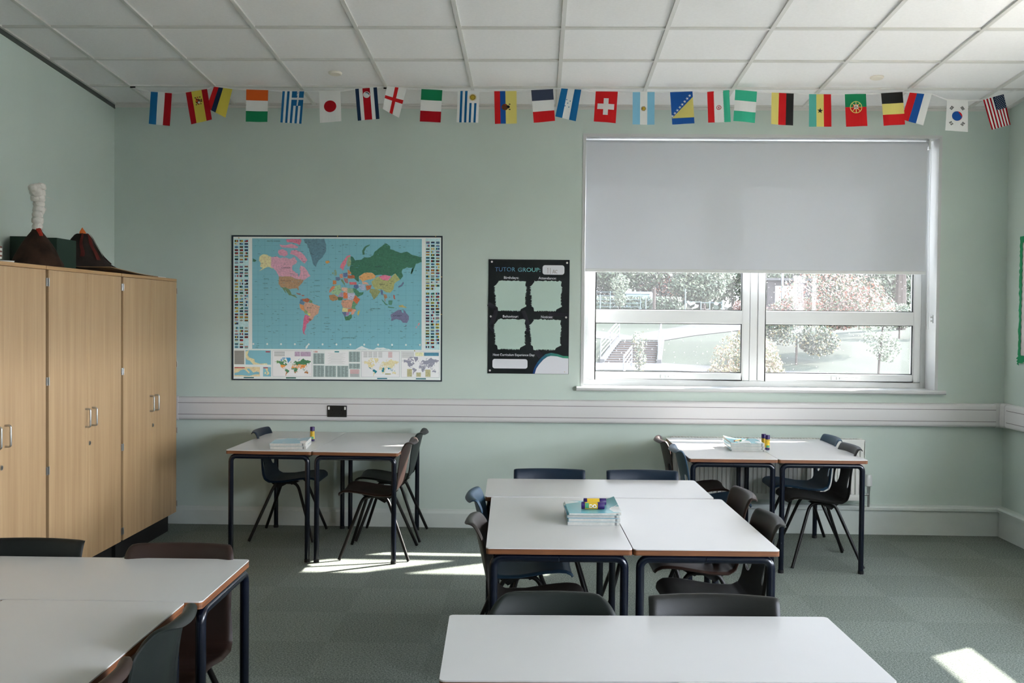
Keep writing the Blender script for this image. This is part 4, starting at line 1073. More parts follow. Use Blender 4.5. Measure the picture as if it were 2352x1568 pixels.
# ---------------------------------------------------------------- tutor group notice
tg = empty('tutor_group_poster', (-.0735, WY - .001, 1.1515)); tag(tg, 'black glossy tutor group wipe board with four torn-edged pale green panels', 'poster')
PW, PH = .600, .845
X0, X1, Y0, Y1 = 150., 1072., 120., 1415.
def tp(x, y, d): return (-PW / 2 + PW * (x - X0) / (X1 - X0), -d, PH * (Y1 - y) / (Y1 - Y0))
m_pblack = mat('black_glossy_board', S(17, 19, 24), .22, .5, .35, 260)
m_pgreen = mat('pale_green_print', S(190, 212, 202), .22, .5, .35, 260); m_pwhite = mat('white_wipe_print', S(222, 222, 228), .25, .5, .2, 260); m_pgrey = mat('dark_violet_print', S(36, 33, 42), .25, .5, .35, 260)
b = MB(); b.box(-PW / 2, PW / 2, -.005, 0, 0, PH, m_pblack); b.build('board', tg)
sh = MB()
def T(pts, m, d=.0053): sh.face([tp(x, y, d) for x, y in pts][::-1], m)
def torn(x0, y0, x1, y1, seed):
    r_ = random.Random(seed); out = []
    n = 20; dx, dy = (x1 - x0), (y1 - y0)
    for k in range(n): out.append((x0 + 45 + (dx - 75) * k / n, y0 + 12 + r_.uniform(-7, 5)))
    out.append((x1 - 20, y0 + 18)); out.append((x1 - 28, y0 + 60))
    for k in range(26): out.append((x1 - 20 - (k > 8) * 10 + (14 if k % 2 else -2) * r_.uniform(.3, 1.2), y0 + 75 + (dy - 145) * k / 26))
    out.append((x1 - 14, y1 - 62)); out.append((x1 - 75, y1 - 30))
    for k in range(24): out.append((x1 - 80 - (dx - 150) * k / 24, y1 - 14 + (13 if k % 2 else -4) * r_.uniform(.3, 1.1)))
    out.append((x0 + 48, y1 - 8)); out.append((x0 + 42, y1 - 48))
    for k in range(26): out.append((x0 + 22 - (k > 14) * 12 + (-15 if k % 2 else 4) * r_.uniform(.3, 1.1), y1 - 60 - (dy - 130) * k / 26))
    out.append((x0 + 20, y0 + 60)); out.append((x0 + 50, y0 + 20))
    return out
def rrect(x0, y0, x1, y1, r): 
    out = []
    for cx_, cy_, a in ((x1 - r, y1 - r, 0), (x0 + r, y1 - r, pi / 2), (x0 + r, y0 + r, pi), (x1 - r, y0 + r, 1.5 * pi)):
        out += [(cx_ + r * cos(a + k * pi / 12), cy_ + r * sin(a + k * pi / 12)) for k in range(7)]
    return out
def band(pts, w_, m, d=.0052):
    for (a, c) in zip(pts[:-1], pts[1:]):
        dx, dy = c[0] - a[0], c[1] - a[1]; L_ = math.hypot(dx, dy); nx, ny = -dy / L_ * w_ / 2, dx / L_ * w_ / 2
        T([(a[0] + nx, a[1] + ny), (c[0] + nx, c[1] + ny), (c[0] - nx, c[1] - ny), (a[0] - nx, a[1] - ny)], m, d)
band([(152, 625), (240, 680), (232, 740), (180, 870), (225, 935)], 48, m_pgrey); band([(550, 700), (610, 870), (590, 940)], 44, m_pgrey); band([(840, 745), (950, 735), (1065, 750)], 44, m_pgrey, .00515); band([(700, 1150), (760, 1225)], 60, m_pgrey)
for i, (x0, y0, x1, y1) in enumerate(((217, 350, 598, 712), (625, 350, 1003, 712), (215, 785, 596, 1148), (622, 787, 1000, 1150))): T([p for p in torn(x0, y0, x1, y1, i)][::-1][::-1], m_pgreen, .0055)
T(rrect(765, 182, 1013, 288, 28), m_pwhite, .0055); T(rrect(205, 1250, 604, 1357, 26), m_pwhite, .0055)
# curve band in the lower right corner: gradient from blue to green, white below
cv = [(664, 1413), (680, 1350), (715, 1285), (760, 1230), (810, 1190), (870, 1174), (940, 1185), (1010, 1208), (1069, 1210)]
cw_ = [(688, 1413), (705, 1355), (738, 1305), (785, 1252), (830, 1220), (870, 1208), (940, 1214), (1010, 1233), (1069, 1236)]
for i in range(8):
    t = i / 7; T([cv[i], cv[i + 1], cw_[i + 1], cw_[i]], mat('wave_%d' % i, S(20 + 45 * t, 62 + 90 * t, 120 + 0 * t), .3), .0056)
T(cw_ + [(1069, 1413)], m_pwhite, .0055)
def ttext(s_, x, x1, y, size, m, bold=.004, mfn=None): sh.text(s_, size, lambda u_, v_: tp(x + u_, y - v_, .0058), m, bold=bold * size, fit=x1 - x, mfn=mfn)
TB = [mat('title_%d' % i, S(72 + 5 * i, 108 + 10 * i, 150 + 3 * i), .4) for i in range(8)]
def tgrad(x0): return lambda x: TB[max(0, min(7, int((x + x0 - 222) / 66)))]
ttext('TUTOR', 222, 455, 255, 66, TB[0], .004, tgrad(222)); ttext('GROUP:', 482, 740, 258, 66, TB[4], .004, tgrad(482))
for s_, x, x1, y in (('Birthdays:', 324, 496, 340), ('Attendance:', 720, 922, 342), ('Behaviour:', 315, 496, 779), ('Notices:', 750, 886, 781)): ttext(s_, x, x1, y, 40, m_pwhite, .008)
ttext('Next Curriculum Experience Day:', 207, 686, 1214, 37, m_pwhite, .008)
m_ink = mat('grey_pen_ink', S(120, 112, 100), .6)
ink = [[(820, 222), (826, 214), (826, 275)], [(852, 214), (854, 280)], [(878, 276), (892, 232), (904, 276)], [(882, 258), (902, 258)], [(935, 240), (920, 236), (908, 250), (912, 268), (932, 270)]]
for st in ink: band(st, 4.5, m_ink, .0057)
sh.build('print', tg)
for (x, y) in ((188, 148), (1043, 154), (180, 768), (1038, 771), (176, 1382), (1028, 1389)):
    p_ = tp(x, y, 0); b = MB(); b.tube([(p_[0], -.005, p_[2]), (p_[0], -.0085, p_[2])], .0072, m_pwhite, 14); b.tube([(p_[0], -.0084, p_[2]), (p_[0], -.0094, p_[2])], .003, m_brass, 8); b.build('screw_cap', tg, True)

# ---------------------------------------------------------------- notice board on the right wall
nb = empty('notice_board', (XR, 7.535, 1.28)); tag(nb, 'notice board with torn green paper edge and scalloped white border on the right wall', 'notice board')
m_gpap = mat('green_crepe_paper', S(34, 140, 92), .75, .3, .5, 60, .1, 10); m_npap = mat('pink_white_backing_paper', S(214, 206, 204), .8, .2, .3, 30, .06, 9)
L_ = 1.15; Hb = .895
b = MB(); b.box(-.012, 0, -L_, -.01, .01, Hb - .01, m_gpap); b.build('board', nb)
b = MB(); rnd = random.Random(2); pr = []
n = 60
for k in range(n + 1): z_ = Hb * k / n; pr.append((rnd.uniform(-.010, .006), z_))
for a, c in zip(pr[:-1], pr[1:]): b.face([(-.016, a[0], a[1]), (-.013, -.075, a[1]), (-.013, -.075, c[1]), (-.016, c[0], c[1])], m_gpap); b.face([(-.016, a[0], a[1]), (-.016, c[0], c[1]), (-.003, c[0] - .004, c[1]), (-.003, a[0] - .004, a[1])], m_gpap)
for (y_, z_, r0) in ((.012, .01, .3), (.018, .03, 1.0), (.006, -.008, -.4)): b.face([(-.016, -.01, z_ + .02), (-.02, y_, z_), (-.015, -.02, z_ - .01)], m_gpap)
b.build('green_paper_edge', nb)
b = MB(); sc = []
for k in range(64 + 1):
    z_ = .055 + (Hb - .10) * k / 64; sc.append((-.052 + .008 * abs(sin(k * pi / 4.0)), z_))
b.face([(-.0175, y_, z_) for y_, z_ in sc] + [(-.0175, -L_ + .05, Hb - .045), (-.0175, -L_ + .05, .055)], m_npap); b.build('scalloped_paper', nb)
b = MB()
for a, c in zip(sc[:-1], sc[1:]): b.face([(-.0195, a[0], a[1]), (-.0195, c[0], c[1]), (-.0195, c[0] - .005, c[1]), (-.0195, a[0] - .005, a[1])], mat('black_scallop_line', S(60, 52, 48), .7))
b.build('border_outline', nb)

# ---------------------------------------------------------------- bunting
YS = 7.30
def px2w(x, y, Yp):    # helper of the measured coordinates: image direction -> point on a vertical plane at depth Yp
    d = _w * 2410.1 + _r * (x - 1176) - _u * (y - 784); t = Yp / d.y
    return Vector((d.x * t, Yp, 1.5794 + d.z * t))
def A(z, ox, oy, sc_): return [(ox + x / sc_, oy + y / sc_) for x, y in z]
FL = dict(
 netherlands=A([(210, 183), (430, 200), (410, 540), (190, 517)], 300, 170, 4.523), spain=A([(572, 192), (795, 155), (850, 475), (630, 523)], 300, 170, 4.523),
 colombia=A([(868, 124), (1060, 150), (985, 453), (788, 352)], 300, 170, 4.523), ireland=A([(1202, 160), (1430, 168), (1422, 498), (1200, 497)], 300, 170, 4.523),
 greece=A([(1578, 178), (1803, 180), (1776, 518), (1555, 502)], 300, 170, 4.523), japan=A([(1957, 180), (2180, 178), (2192, 492), (1968, 508)], 300, 170, 4.523),
 costarica=A([(162, 155), (388, 137), (414, 465), (190, 487)], 780, 170, 4.523), england=A([(495, 128), (695, 150), (617, 455), (455, 372)], 780, 170, 4.523),
 italy=A([(850, 155), (1068, 168), (1050, 505), (833, 492)], 780, 170, 4.523), uruguay=A([(1228, 175), (1455, 178), (1440, 507), (1216, 502)], 780, 170, 4.523),
 ecuador=A([(1606, 178), (1838, 176), (1841, 513), (1614, 520)], 780, 170, 4.523), france=A([(1990, 168), (2218, 155), (2238, 487), (2017, 507)], 780, 170, 4.523),
 honduras=A([(132, 148), (340, 163), (282, 493), (70, 440)], 1260, 170, 4.523), swiss=A([(490, 180), (719, 183), (697, 511), (469, 493)], 1260, 170, 4.523),
 argentina=A([(874, 188), (1102, 186), (1100, 526), (871, 526)], 1260, 170, 4.523), bosnia=A([(1262, 188), (1495, 180), (1515, 513), (1285, 525)], 1260, 170, 4.523),
 iran=A([(1648, 185), (1877, 166), (1890, 500), (1657, 506)], 1260, 170, 4.523), nigeria=A([(1940, 163), (2166, 182), (2143, 508), (1918, 488)], 1260, 170, 4.523),
 germany=A([(124, 163), (320, 172), (312, 455), (117, 443)], 1740, 170, 3.843), ghana=A([(454, 177), (648, 179), (650, 466), (454, 464)], 1740, 170, 3.843),
 portugal=A([(770, 178), (957, 175), (968, 460), (780, 466)], 1740, 170, 3.843), belgium=A([(1089, 170), (1280, 158), (1302, 445), (1111, 458)], 1740, 170, 3.843),
 russia=A([(1345, 157), (1538, 176), (1460, 455), (1268, 398)], 1740, 170, 3.843), korea=A([(1672, 228), (1857, 235), (1853, 513), (1657, 497)], 1740, 170, 3.843),
 usa=A([(1990, 228), (2172, 178), (2233, 447), (2065, 493)], 1740, 170, 3.843))
def fc(name, r, g, b_): return mat('flag_' + name, S(r, g, b_), .75, .2, .15, 500, trans=.22)
F_ = dict(W=fc('white', 232, 232, 230), R=fc('red', 206, 30, 34), D=fc('deep_red', 176, 16, 30), O=fc('orange', 226, 98, 36), Y=fc('yellow', 226, 212, 120), Y2=fc('gold_yellow', 222, 204, 84), G=fc('green', 24, 128, 84), G2=fc('sea_green', 62, 182, 146),
          T=fc('teal', 88, 176, 164), B=fc('blue', 24, 104, 160), N=fc('navy', 28, 52, 84), S=fc('slate', 62, 70, 92), L=fc('light_blue', 134, 192, 220), K=fc('black', 40, 40, 40), V=fc('royal_blue', 28, 84, 160), E=fc('gold', 196, 168, 60), P=fc('brown_crest', 110, 70, 44))
def star(cx_, cy_, r, n=5, a0=pi / 2, inner=.42, asp=1.0):
    return [(cx_ + (r if k % 2 == 0 else r * inner) * cos(a0 + k * pi / n), cy_ + asp * (r if k % 2 == 0 else r * inner) * sin(a0 + k * pi / n)) for k in range(2 * n)]
AS = .655     # flag width / height
def circ(cx_, cy_, r, n=24): return [(cx_ + r * cos(2 * pi * k / n), cy_ + AS * r * sin(2 * pi * k / n)) for k in range(n)]
def fstar(cx_, cy_, r, a0=pi / 2): return star(cx_, cy_, r, 5, a0, .4, AS)
def rot(pts, cx_, cy_, a):
    return [(cx_ + (x - cx_) * cos(a) - (y - cy_) / AS * sin(a), cy_ + ((x - cx_) * sin(a) + (y - cy_) / AS * cos(a)) * AS) for x, y in pts]
def R_q(x0, y0, x1, y1): return ('r', x0, y0, x1, y1)
def vst(*cs):   # vertical stripes (in the hung flag)
    n = len(cs); return [(c, R_q(i / n, 0, (i + 1) / n, 1)) for i, c in enumerate(cs)]
def hst(*cs):   # horizontal stripes, first at the bottom
    n = len(cs); return [(c, R_q(0, i / n, 1, (i + 1) / n)) for i, c in enumerate(cs)]
def sunburst(cx_, cy_, r, n=16): return star(cx_, cy_, r, n, 0, .6, AS)
DES = {}
DES['netherlands'] = vst('B', 'W', 'D')
DES['spain'] = [('D', R_q(0, 0, .26, 1)), ('Y2', R_q(.26, 0, .74, 1)), ('D', R_q(.74, 0, 1, 1)), ('P', circ(.5, .66, .12)), ('D', R_q(.40, .70, .46, .76)), ('O', circ(.44, .68, .05)), ('W', circ(.53, .62, .05)), ('K', R_q(.36, .77, .42, .80)), ('K', R_q(.58, .77, .64, .8)), ('K', R_q(.36, .555, .42, .58)), ('K', R_q(.58, .555, .64, .58)), ('D', R_q(.46, .775, .54, .80)), ('D', R_q(.46, .555, .54, .58)), ('P', R_q(.63, .62, .69, .72))]
DES['colombia'] = [('R', R_q(0, 0, .26, 1)), ('N', R_q(.26, 0, .5, 1)), ('Y2', R_q(.5, 0, 1, 1))]
DES['ireland'] = hst('G', 'W', 'O')
DES['greece'] = [('W', R_q(0, 0, 1, 1))] + [('B', R_q(i * 2 / 9, 0, (i * 2 + 1) / 9, 1)) for i in range(5)] + [('B', R_q(4 / 9, .55, 1, 1)), ('W', R_q(.68, .55, .78, 1)), ('W', R_q(4 / 9, .735, 1, .80))]
DES['japan'] = [('W', R_q(0, 0, 1, 1)), ('D', circ(.5, .51, .29, 36))]
DES['costarica'] = [('N', R_q(0, 0, .165, 1)), ('W', R_q(.165, 0, .33, 1)), ('D', R_q(.33, 0, .67, 1)), ('W', R_q(.67, 0, .835, 1)), ('N', R_q(.835, 0, 1, 1)), ('W', circ(.5, .79, .155)), ('P', circ(.5, .79, .13)), ('L', circ(.5, .79, .09)), ('G', R_q(.44, .765, .56, .785))]
DES['england'] = [('W', R_q(0, 0, 1, 1)), ('R', R_q(.41, 0, .59, 1)), ('R', R_q(0, .47, 1, .60))]
DES['italy'] = hst('D', 'W', 'G')
DES['uruguay'] = [('W', R_q(0, 0, 1, 1)), ('B', R_q(.12, 0, .23, 1)), ('B', R_q(.34, 0, .45, 1)), ('B', R_q(.56, 0, .66, .62)), ('B', R_q(.78, 0, .88, .62)), ('E', sunburst(.70, .80, .2)), ('K', circ(.70, .80, .115)), ('E', circ(.70, .80, .1))]
DES['ecuador'] = [('R', R_q(0, 0, .26, 1)), ('V', R_q(.26, 0, .5, 1)), ('Y', R_q(.5, 0, 1, 1)), ('K', R_q(.36, .42, .72, .62)), ('V', R_q(.36, .42, .5, .62)), ('P', circ(.47, .51, .15)), ('R', circ(.46, .51, .13)), ('L', circ(.48, .51, .08)), ('Y', R_q(.60, .47, .73, .56)), ('K', circ(.62, .515, .07)), ('K', R_q(.64, .58, .72, .61)), ('K', R_q(.64, .42, .72, .45))]
DES['ecuador'] = [x for x in DES['ecuador'] if not (x[0] in ('K', 'V') and x[1][0] == 'r' and x[1][2] == .42 and x[1][3] in (.72, .5) and x[1][4] == .62)]
DES['france'] = hst('R', 'W', 'S')
DES['honduras'] = vst('B', 'W', 'B') + [('B', fstar(x, y, .045)) for x, y in ((.38, .63), (.56, .60), (.46, .52), (.36, .42), (.55, .40))]
DES['swiss'] = [('R', R_q(0, 0, 1, 1)), ('W', R_q(.39, .24, .61, .78)), ('W', R_q(.12, .42, .88, .60))]
DES['argentina'] = [('L', R_q(0, 0, .34, 1)), ('W', R_q(.34, 0, .67, 1)), ('L', R_q(.67, 0, 1, 1)), ('P', sunburst(.5, .49, .135, 14)), ('E', circ(.5, .49, .085)), ('P', R_q(.47, .485, .54, .495))]
DES['bosnia'] = [('V', R_q(0, 0, 1, 1)), ('Y', [(0, .19), (1, .19), (1, .83)])] + [('W', fstar(.035 + .118 * i, .255 + .0875 * i, .075, pi / 2 + .3)) for i in range(8)]
DES['iran'] = [('R', R_q(0, 0, .3, 1)), ('W', R_q(.3, 0, .72, 1)), ('G2', R_q(.72, 0, 1, 1)), ('R', circ(.5, .47, .11)), ('W', circ(.5, .47, .085)), ('R', circ(.515, .47, .05)), ('W', circ(.53, .47, .03)), ('R', R_q(.42, .463, .60, .479))] + [('W', R_q(.285, .02 + i * .05, .3, .045 + i * .05)) for i in range(19)] + [('G2', R_q(.70, .02 + i * .05, .72, .045 + i * .05)) for i in range(19)]
DES['nigeria'] = hst('G2', 'W', 'G2')
DES['germany'] = vst('Y', 'R', 'K')
DES['ghana'] = vst('T', 'Y', 'R') + [('K', fstar(.5, .49, .14, pi / 2 - .1))]
DES['portugal'] = [('R', R_q(0, 0, 1, .6)), ('G', R_q(0, .6, 1, 1))] + [('Y', [(.5 + .285 * cos(a_), .59 + AS * .285 * sin(a_)), (.5 + .285 * cos(a2), .59 + AS * .285 * sin(a2)), (.5 + .25 * cos(a2), .59 + AS * .25 * sin(a2)), (.5 + .25 * cos(a_), .59 + AS * .25 * sin(a_))]) for a_, a2 in [(2 * pi * i / 28, 2 * pi * (i + 1) / 28) for i in range(28)]] + [('Y', R_q(.48, .42, .52, .77)), ('Y', R_q(.26, .58, .74, .60)), ('Y', rot([(.25, .58), (.75, .58), (.75, .60), (.25, .60)], .5, .59, .8)), ('Y', rot([(.25, .58), (.75, .58), (.75, .60), (.25, .60)], .5, .59, -.8)), ('R', R_q(.36, .52, .64, .68)), ('W', R_q(.40, .535, .60, .665)), ('V', R_q(.42, .57, .46, .6)), ('V', R_q(.48, .55, .52, .585)), ('V', R_q(.48, .60, .52, .64)), ('V', R_q(.54, .57, .58, .6))]
DES['belgium'] = hst('R', 'Y', 'K')
DES['russia'] = vst('R', 'V', 'W')
def taeguk(up, cx_=.5, cy_=.49, r=.235):
    out = []; n = 16
    for k in range(n + 1): a_ = -pi / 2 + pi * k / n; out.append((r * cos(a_), r * sin(a_)))
    for k in range(n + 1): a_ = pi / 2 + pi * k / n; out.append((r / 2 * cos(a_), r / 2 + r / 2 * sin(a_)))
    for k in range(n - 1, -1, -1): a_ = -pi / 2 + pi * k / n; out.append((r / 2 * cos(a_), -r / 2 + r / 2 * sin(a_)))
    return [(cx_ + x, cy_ + AS * y) for x, y in out]
DES['korea'] = [('W', R_q(0, 0, 1, 1)), ('V', circ(.5, .49, .235, 32)), ('R', taeguk(1))]
for (cx_, cy_, a_, br) in ((.24, .745, .95, 4), (.74, .745, -.95, 0), (.24, .245, -.95, 6), (.76, .245, .95, 5)):
    for i in range(3):
        yy = cy_ + (i - 1) * .03
        if br and i in ((1,) if br == 4 else (0, 1, 2) if br == 6 else (0, 2)):
            DES['korea'] += [('K', rot([(cx_ - .09, yy - .010), (cx_ - .012, yy - .010), (cx_ - .012, yy + .010), (cx_ - .09, yy + .010)], cx_, cy_, a_)), ('K', rot([(cx_ + .012, yy - .010), (cx_ + .09, yy - .010), (cx_ + .09, yy + .010), (cx_ + .012, yy + .010)], cx_, cy_, a_))]
        else: DES['korea'].append(('K', rot([(cx_ - .09, yy - .010), (cx_ + .09, yy - .010), (cx_ + .09, yy + .010), (cx_ - .09, yy + .010)], cx_, cy_, a_)))
DES['usa'] = [('W', R_q(0, 0, 1, 1))] + [('D', R_q(i * 2 / 13, 0, (i * 2 + 1) / 13, 1)) for i in range(7)] + [('N', R_q(6 / 13, .56, 1, 1))] + [('W', fstar(.50 + .052 * (j + 1) - .01, .585 + .042 * i, .026)) for i in range(10) for j in range(i % 2, 9, 2)]
LAB = dict(netherlands=('blue, white and red Dutch flag at the left end of the bunting', 'yellow'), spain=('red and yellow Spanish flag with a coat of arms on the bunting', ''), colombia=('tilted yellow, blue and red Colombian flag on the bunting', ''), ireland=('orange, white and green flag hanging on the bunting', ''),
 greece=('blue and white striped Greek flag with a cross on the bunting', ''), japan=('white flag with a plain red disc on the bunting', ''), costarica=('navy, white and red Costa Rican flag with a round crest on the bunting', ''), england=('curled white flag with a red cross, the English flag on the bunting', ''),
 italy=('green, white and red flag with the green band on top on the bunting', ''), uruguay=('white flag with blue stripes and a gold sun, Uruguay, on the bunting', ''), ecuador=('red, blue and yellow Ecuadorian flag with a crest on the bunting', ''), france=('slate blue, white and red flag above the tutor group board', ''),
 honduras=('tilted blue and white Honduran flag with five small blue stars', ''), swiss=('red flag with a white cross, the Swiss flag on the bunting', ''), argentina=('pale blue and white Argentine flag with a small sun on the bunting', ''), bosnia=('blue flag with a yellow triangle and a row of white stars', ''),
 iran=('red, white and green Iranian flag with a red emblem on the bunting', ''), nigeria=('green, white and green flag hanging above the window blind', ''), germany=('yellow, red and black German flag above the window blind', ''), ghana=('teal, yellow and red flag with a black star above the window', ''),
 portugal=('green over red Portuguese flag with a yellow armillary emblem', ''), belgium=('black, yellow and red flag with the black band on top', ''), russia=('tilted red, blue and white flag next to the black, yellow and red one', ''), korea=('white South Korean flag with a red and blue circle on the bunting', ''), usa=('stars and stripes flag at the right end of the bunting', ''))
for i, (nm, q) in enumerate(FL.items()):
    yp = YS - .003 - (.012 if nm in ('spain', 'belgium') else 0) + (.006 if nm in ('colombia', 'russia') else 0)
    TL, TR, BR, BL = [px2w(x, y, yp) for x, y in q]
    ph = i * 1.7; amp = .004 if nm != 'england' else .02
    def uvp(u, v, lift):
        p = (BL * (1 - u) + BR * u) * (1 - v) + (TL * (1 - u) + TR * u) * v
        dy = amp * sin(u * 3.6 + ph) * (1 - v * .8) + .003 * sin(u * 7 + v * 3 + ph * 2) * (1 - v)
        if nm == 'england': dy = -.03 * (1 - u) ** 2 * (1 - v * .6)
        return (p.x, p.y + dy - lift - .004 * (1 - v), p.z)
    b = MB(); O_ = (TL + TR) / 2
    for li, (c_, shp) in enumerate(DES[nm]):
        lift = .0004 * (0 if li == 0 else 1 + li * .08) + (0 if shp[0] == 'r' else .0014); m = F_[c_]
        if shp[0] == 'r':
            _, x0, y0, x1, y1 = shp; nx = max(1, int((x1 - x0) * 8 + .5)); ny = max(1, int((y1 - y0) * 10 + .5))
            for a_ in range(nx):
                for c2 in range(ny):
                    u0, u1 = x0 + (x1 - x0) * a_ / nx, x0 + (x1 - x0) * (a_ + 1) / nx; v0, v1 = y0 + (y1 - y0) * c2 / ny, y0 + (y1 - y0) * (c2 + 1) / ny
                    b.face([uvp(u0, v0, lift), uvp(u1, v0, lift), uvp(u1, v1, lift), uvp(u0, v1, lift)], m)
        else: b.face([uvp(u, v, lift) for u, v in shp], m)
    b.v = [(x - O_.x, y - O_.y, z - O_.z) for x, y, z in b.v]
    f = b.build('national_flag'); f.location = O_; tag(f, LAB[nm][0], 'flag', 'national flags on the bunting string')
# cord
cp = [(305, 201)]
for nm in FL: cp += [FL[nm][0], FL[nm][1]]
cp += [(2352, 200), (2420, 196)]
cpts = [px2w(x, y, YS) for x, y in cp]; pin = {1278: 0}
b = MB(); b.tube([tuple(p) for p in cpts], .0016, F_['W'], 6)
# ribbon tape along the top edge
for p, q in zip(cpts[:-1], cpts[1:]): b.face([(p.x, p.y - .002, p.z - .005), (q.x, q.y - .002, q.z - .005), (q.x, q.y - .002, q.z + .004), (p.x, p.y - .002, p.z + .004)], F_['W'])
tag(b.build('hanging_cord'), 'thin white bunting cord strung along the ceiling in front of the back wall', 'cord')
for (x, y, lb) in ((305, 201, 'black clip holding the left end of the bunting to the ceiling grid'), (887, 199, 'black clip of the bunting on the ceiling beside the English flag')):
    p = px2w(x, y, YS); b = MB(); b.box(-.018, .018, -.004, .004, -.004, .006, m_dark); o = b.build('clip', None, False, .001); o.location = (p.x, p.y, ceil_z(p.y) - .006); tag(o, lb, 'clip', 'bunting clips')

# ---------------------------------------------------------------- garden outside
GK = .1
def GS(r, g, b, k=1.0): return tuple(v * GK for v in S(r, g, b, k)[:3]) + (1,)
def emat(name, c, var=.2, vs=3, rough=.9): return mat(name, c, rough, .2, 0, 1, var, vs)
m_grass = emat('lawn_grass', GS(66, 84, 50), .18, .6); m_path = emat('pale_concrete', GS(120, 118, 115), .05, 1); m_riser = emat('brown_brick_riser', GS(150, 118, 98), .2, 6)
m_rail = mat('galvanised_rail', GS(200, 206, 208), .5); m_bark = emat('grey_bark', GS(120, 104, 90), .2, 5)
def tz(x, y):
    if y < 50: z = -1.7
    elif y < 58: z = -1.7 + (y - 50) / 8 * .75
    elif y < 63: z = -.95 + (y - 58) / 5 * 1.10
    elif y < 86: z = .15 + (y - 63) / 23 * 1.95
    else: z = 2.1 + (y - 86) * .01
    if 8 < x and 50 < y < 63:   # gentle lawn bank instead of the stairs
        z = z + (-1.7 + (y - 50) / 13 * 1.85 - z) * min(1, (x - 8) / 6)
    return z
b = MB(); xs = [-150 + 4 * i for i in range(9)] + [-114 + 12 * i for i in range(9)] + [-6 + 1.5 * i for i in range(40)] + [56 + 12 * i for i in range(9)]
ys = [24 + 5 * i for i in range(5)] + [50 + 1. * i for i in range(37)] + [88 + 8 * i for i in range(12)]
b.v = [(x, y, tz(x, y)) for y in ys for x in xs]; n = len(xs); gi = b.mi(m_grass)
for j in range(len(ys) - 1):
    for i in range(n - 1): b.f.append([j * n + i, j * n + i + 1, (j + 1) * n + i + 1, (j + 1) * n + i]); b.m.append(gi)
struct(b.build('ground', smooth=True), 'sloping school lawn outside the window')
b = MB(); b.box(-150, 150, -120, 24, -.5, -.21, mat('unseen_bounce_paving', S(140, 137, 131), .9, .2, 0, 1, .08, 1)); struct(b.build('ground_near'), 'unseen pale ground added to bounce light up into the room')  # out of sight below the sill, added to throw light onto the ceiling
# paths
b = MB()
def path(pts, m, lift=.03):
    for (p, q) in zip(pts[:-1], pts[1:]):
        b.face([(p[0], p[1], tz(p[0], p[1]) + lift), (q[0], q[1], tz(q[0], q[1]) + lift), (q[2], q[3], tz(q[2], q[3]) + lift), (p[2], p[3], tz(p[2], p[3]) + lift)], m)
path([(x, 55.0, x, 57.9) for x in (-2, 2, 4, 7)] + [(9, 54.4, 9, 56.6), (12, 53.4, 12, 54.6), (15, 52.5, 16, 53.3)], m_path)
path([(4.6, 63.2, 1, 66.4), (7.4, 63.2, 4, 68.5)] , m_path); path([(1, 66.4, -3, 63.6), (1, 68.5, -3, 66)][::-1], m_path)
path([(5, 63.2, 7.6, 63.2), (6.5, 67, 9.8, 66.2), (9, 71, 13, 69.5), (12, 76, 17, 74)], m_path, .04)
o = b.build('garden_path'); tag(o, 'pale concrete path at the foot and head of the garden stairs', 'path')
# stairs
st = empty('garden_stairs', (5, 58, -.95)); tag(st, 'wide outdoor stairs with brown brick risers, seen through the lower left pane', 'stairs')
for k in range(10):
    t0, t1 = k / 10, (k + 1) / 10
    x0, x1 = -1.3 + 1.35 * t0, 1.45 + .8 * t0; z0, z1 = 1.1 * t0, 1.1 * t1
    b = MB(); b.box(x0, x1, 5 * t0, 5 * t0 + .2, z0 - .1, z1 - .045, m_riser); b.build('riser', st)
    b = MB(); b.box(x0, x1, 5 * t0 - .05, 5 * t1 + .1, z1 - .045, z1, m_path); b.build('tread', st)
for (xa, xb) in ((-1.5, -.15), (1.62, 2.42)):
    b = MB(); k = [(xa - .1, -.2, -.3), (xa + .15, -.2, -.3), (xb + .15, 5.2, .9), (xb - .1, 5.2, .9)]
    b.face(k, m_path); b.face([(p[0], p[1], p[2] + .5) for p in k][::-1], m_path)
    for i in range(4): a, c = k[i], k[(i + 1) % 4]; b.face([a, c, (c[0], c[1], c[2] + .5), (a[0], a[1], a[2] + .5)], m_path)
    b.build('side_wall', st)
def railing(p0, p1, lab, n=3, h=1.05):
    r_ = empty('stair_railing', p0); tag(r_, lab, 'railing', 'galvanised stair railings')
    d = Vector(p1) - Vector(p0)
    for k in range(n): q = d * (k / (n - 1)); b = MB(); b.tube([q, q + Vector((0, 0, h))], .035, m_rail, 6); b.build('post', r_)
    for hh in (.3, .55, .8, h): b = MB(); q = d; b.tube([Vector((0, 0, hh)), q + Vector((0, 0, hh))], .032 if hh < h else .05, m_rail, 6); b.build('bar', r_)
railing((3.45, 58, -.8), (4.85, 63, .35), 'metal railing on the left of the garden stairs')
railing((6.62, 58, -.8), (7.35, 63, .35), 'metal railing on the right of the garden stairs')
railing((4.3, 52.8, -1.5), (4.9, 55.0, -1.0), 'short metal railing at the foot of the garden stairs, left of the sapling', 2)
b = MB()
for k in range(2): b.box(0, 3.9, k * .8, k * .8 + .15, -.25 + k * .22, -.05 + k * .22, m_riser); b.box(0, 3.9, k * .8 - .05, k * .8 + .8, -.05 + k * .22, .0 + k * .22, m_path)
o = b.build('garden_stairs'); o.location = (.4, 51.9, -1.45); tag(o, 'top steps of a second flight below the path, lower left of the view', 'stairs')

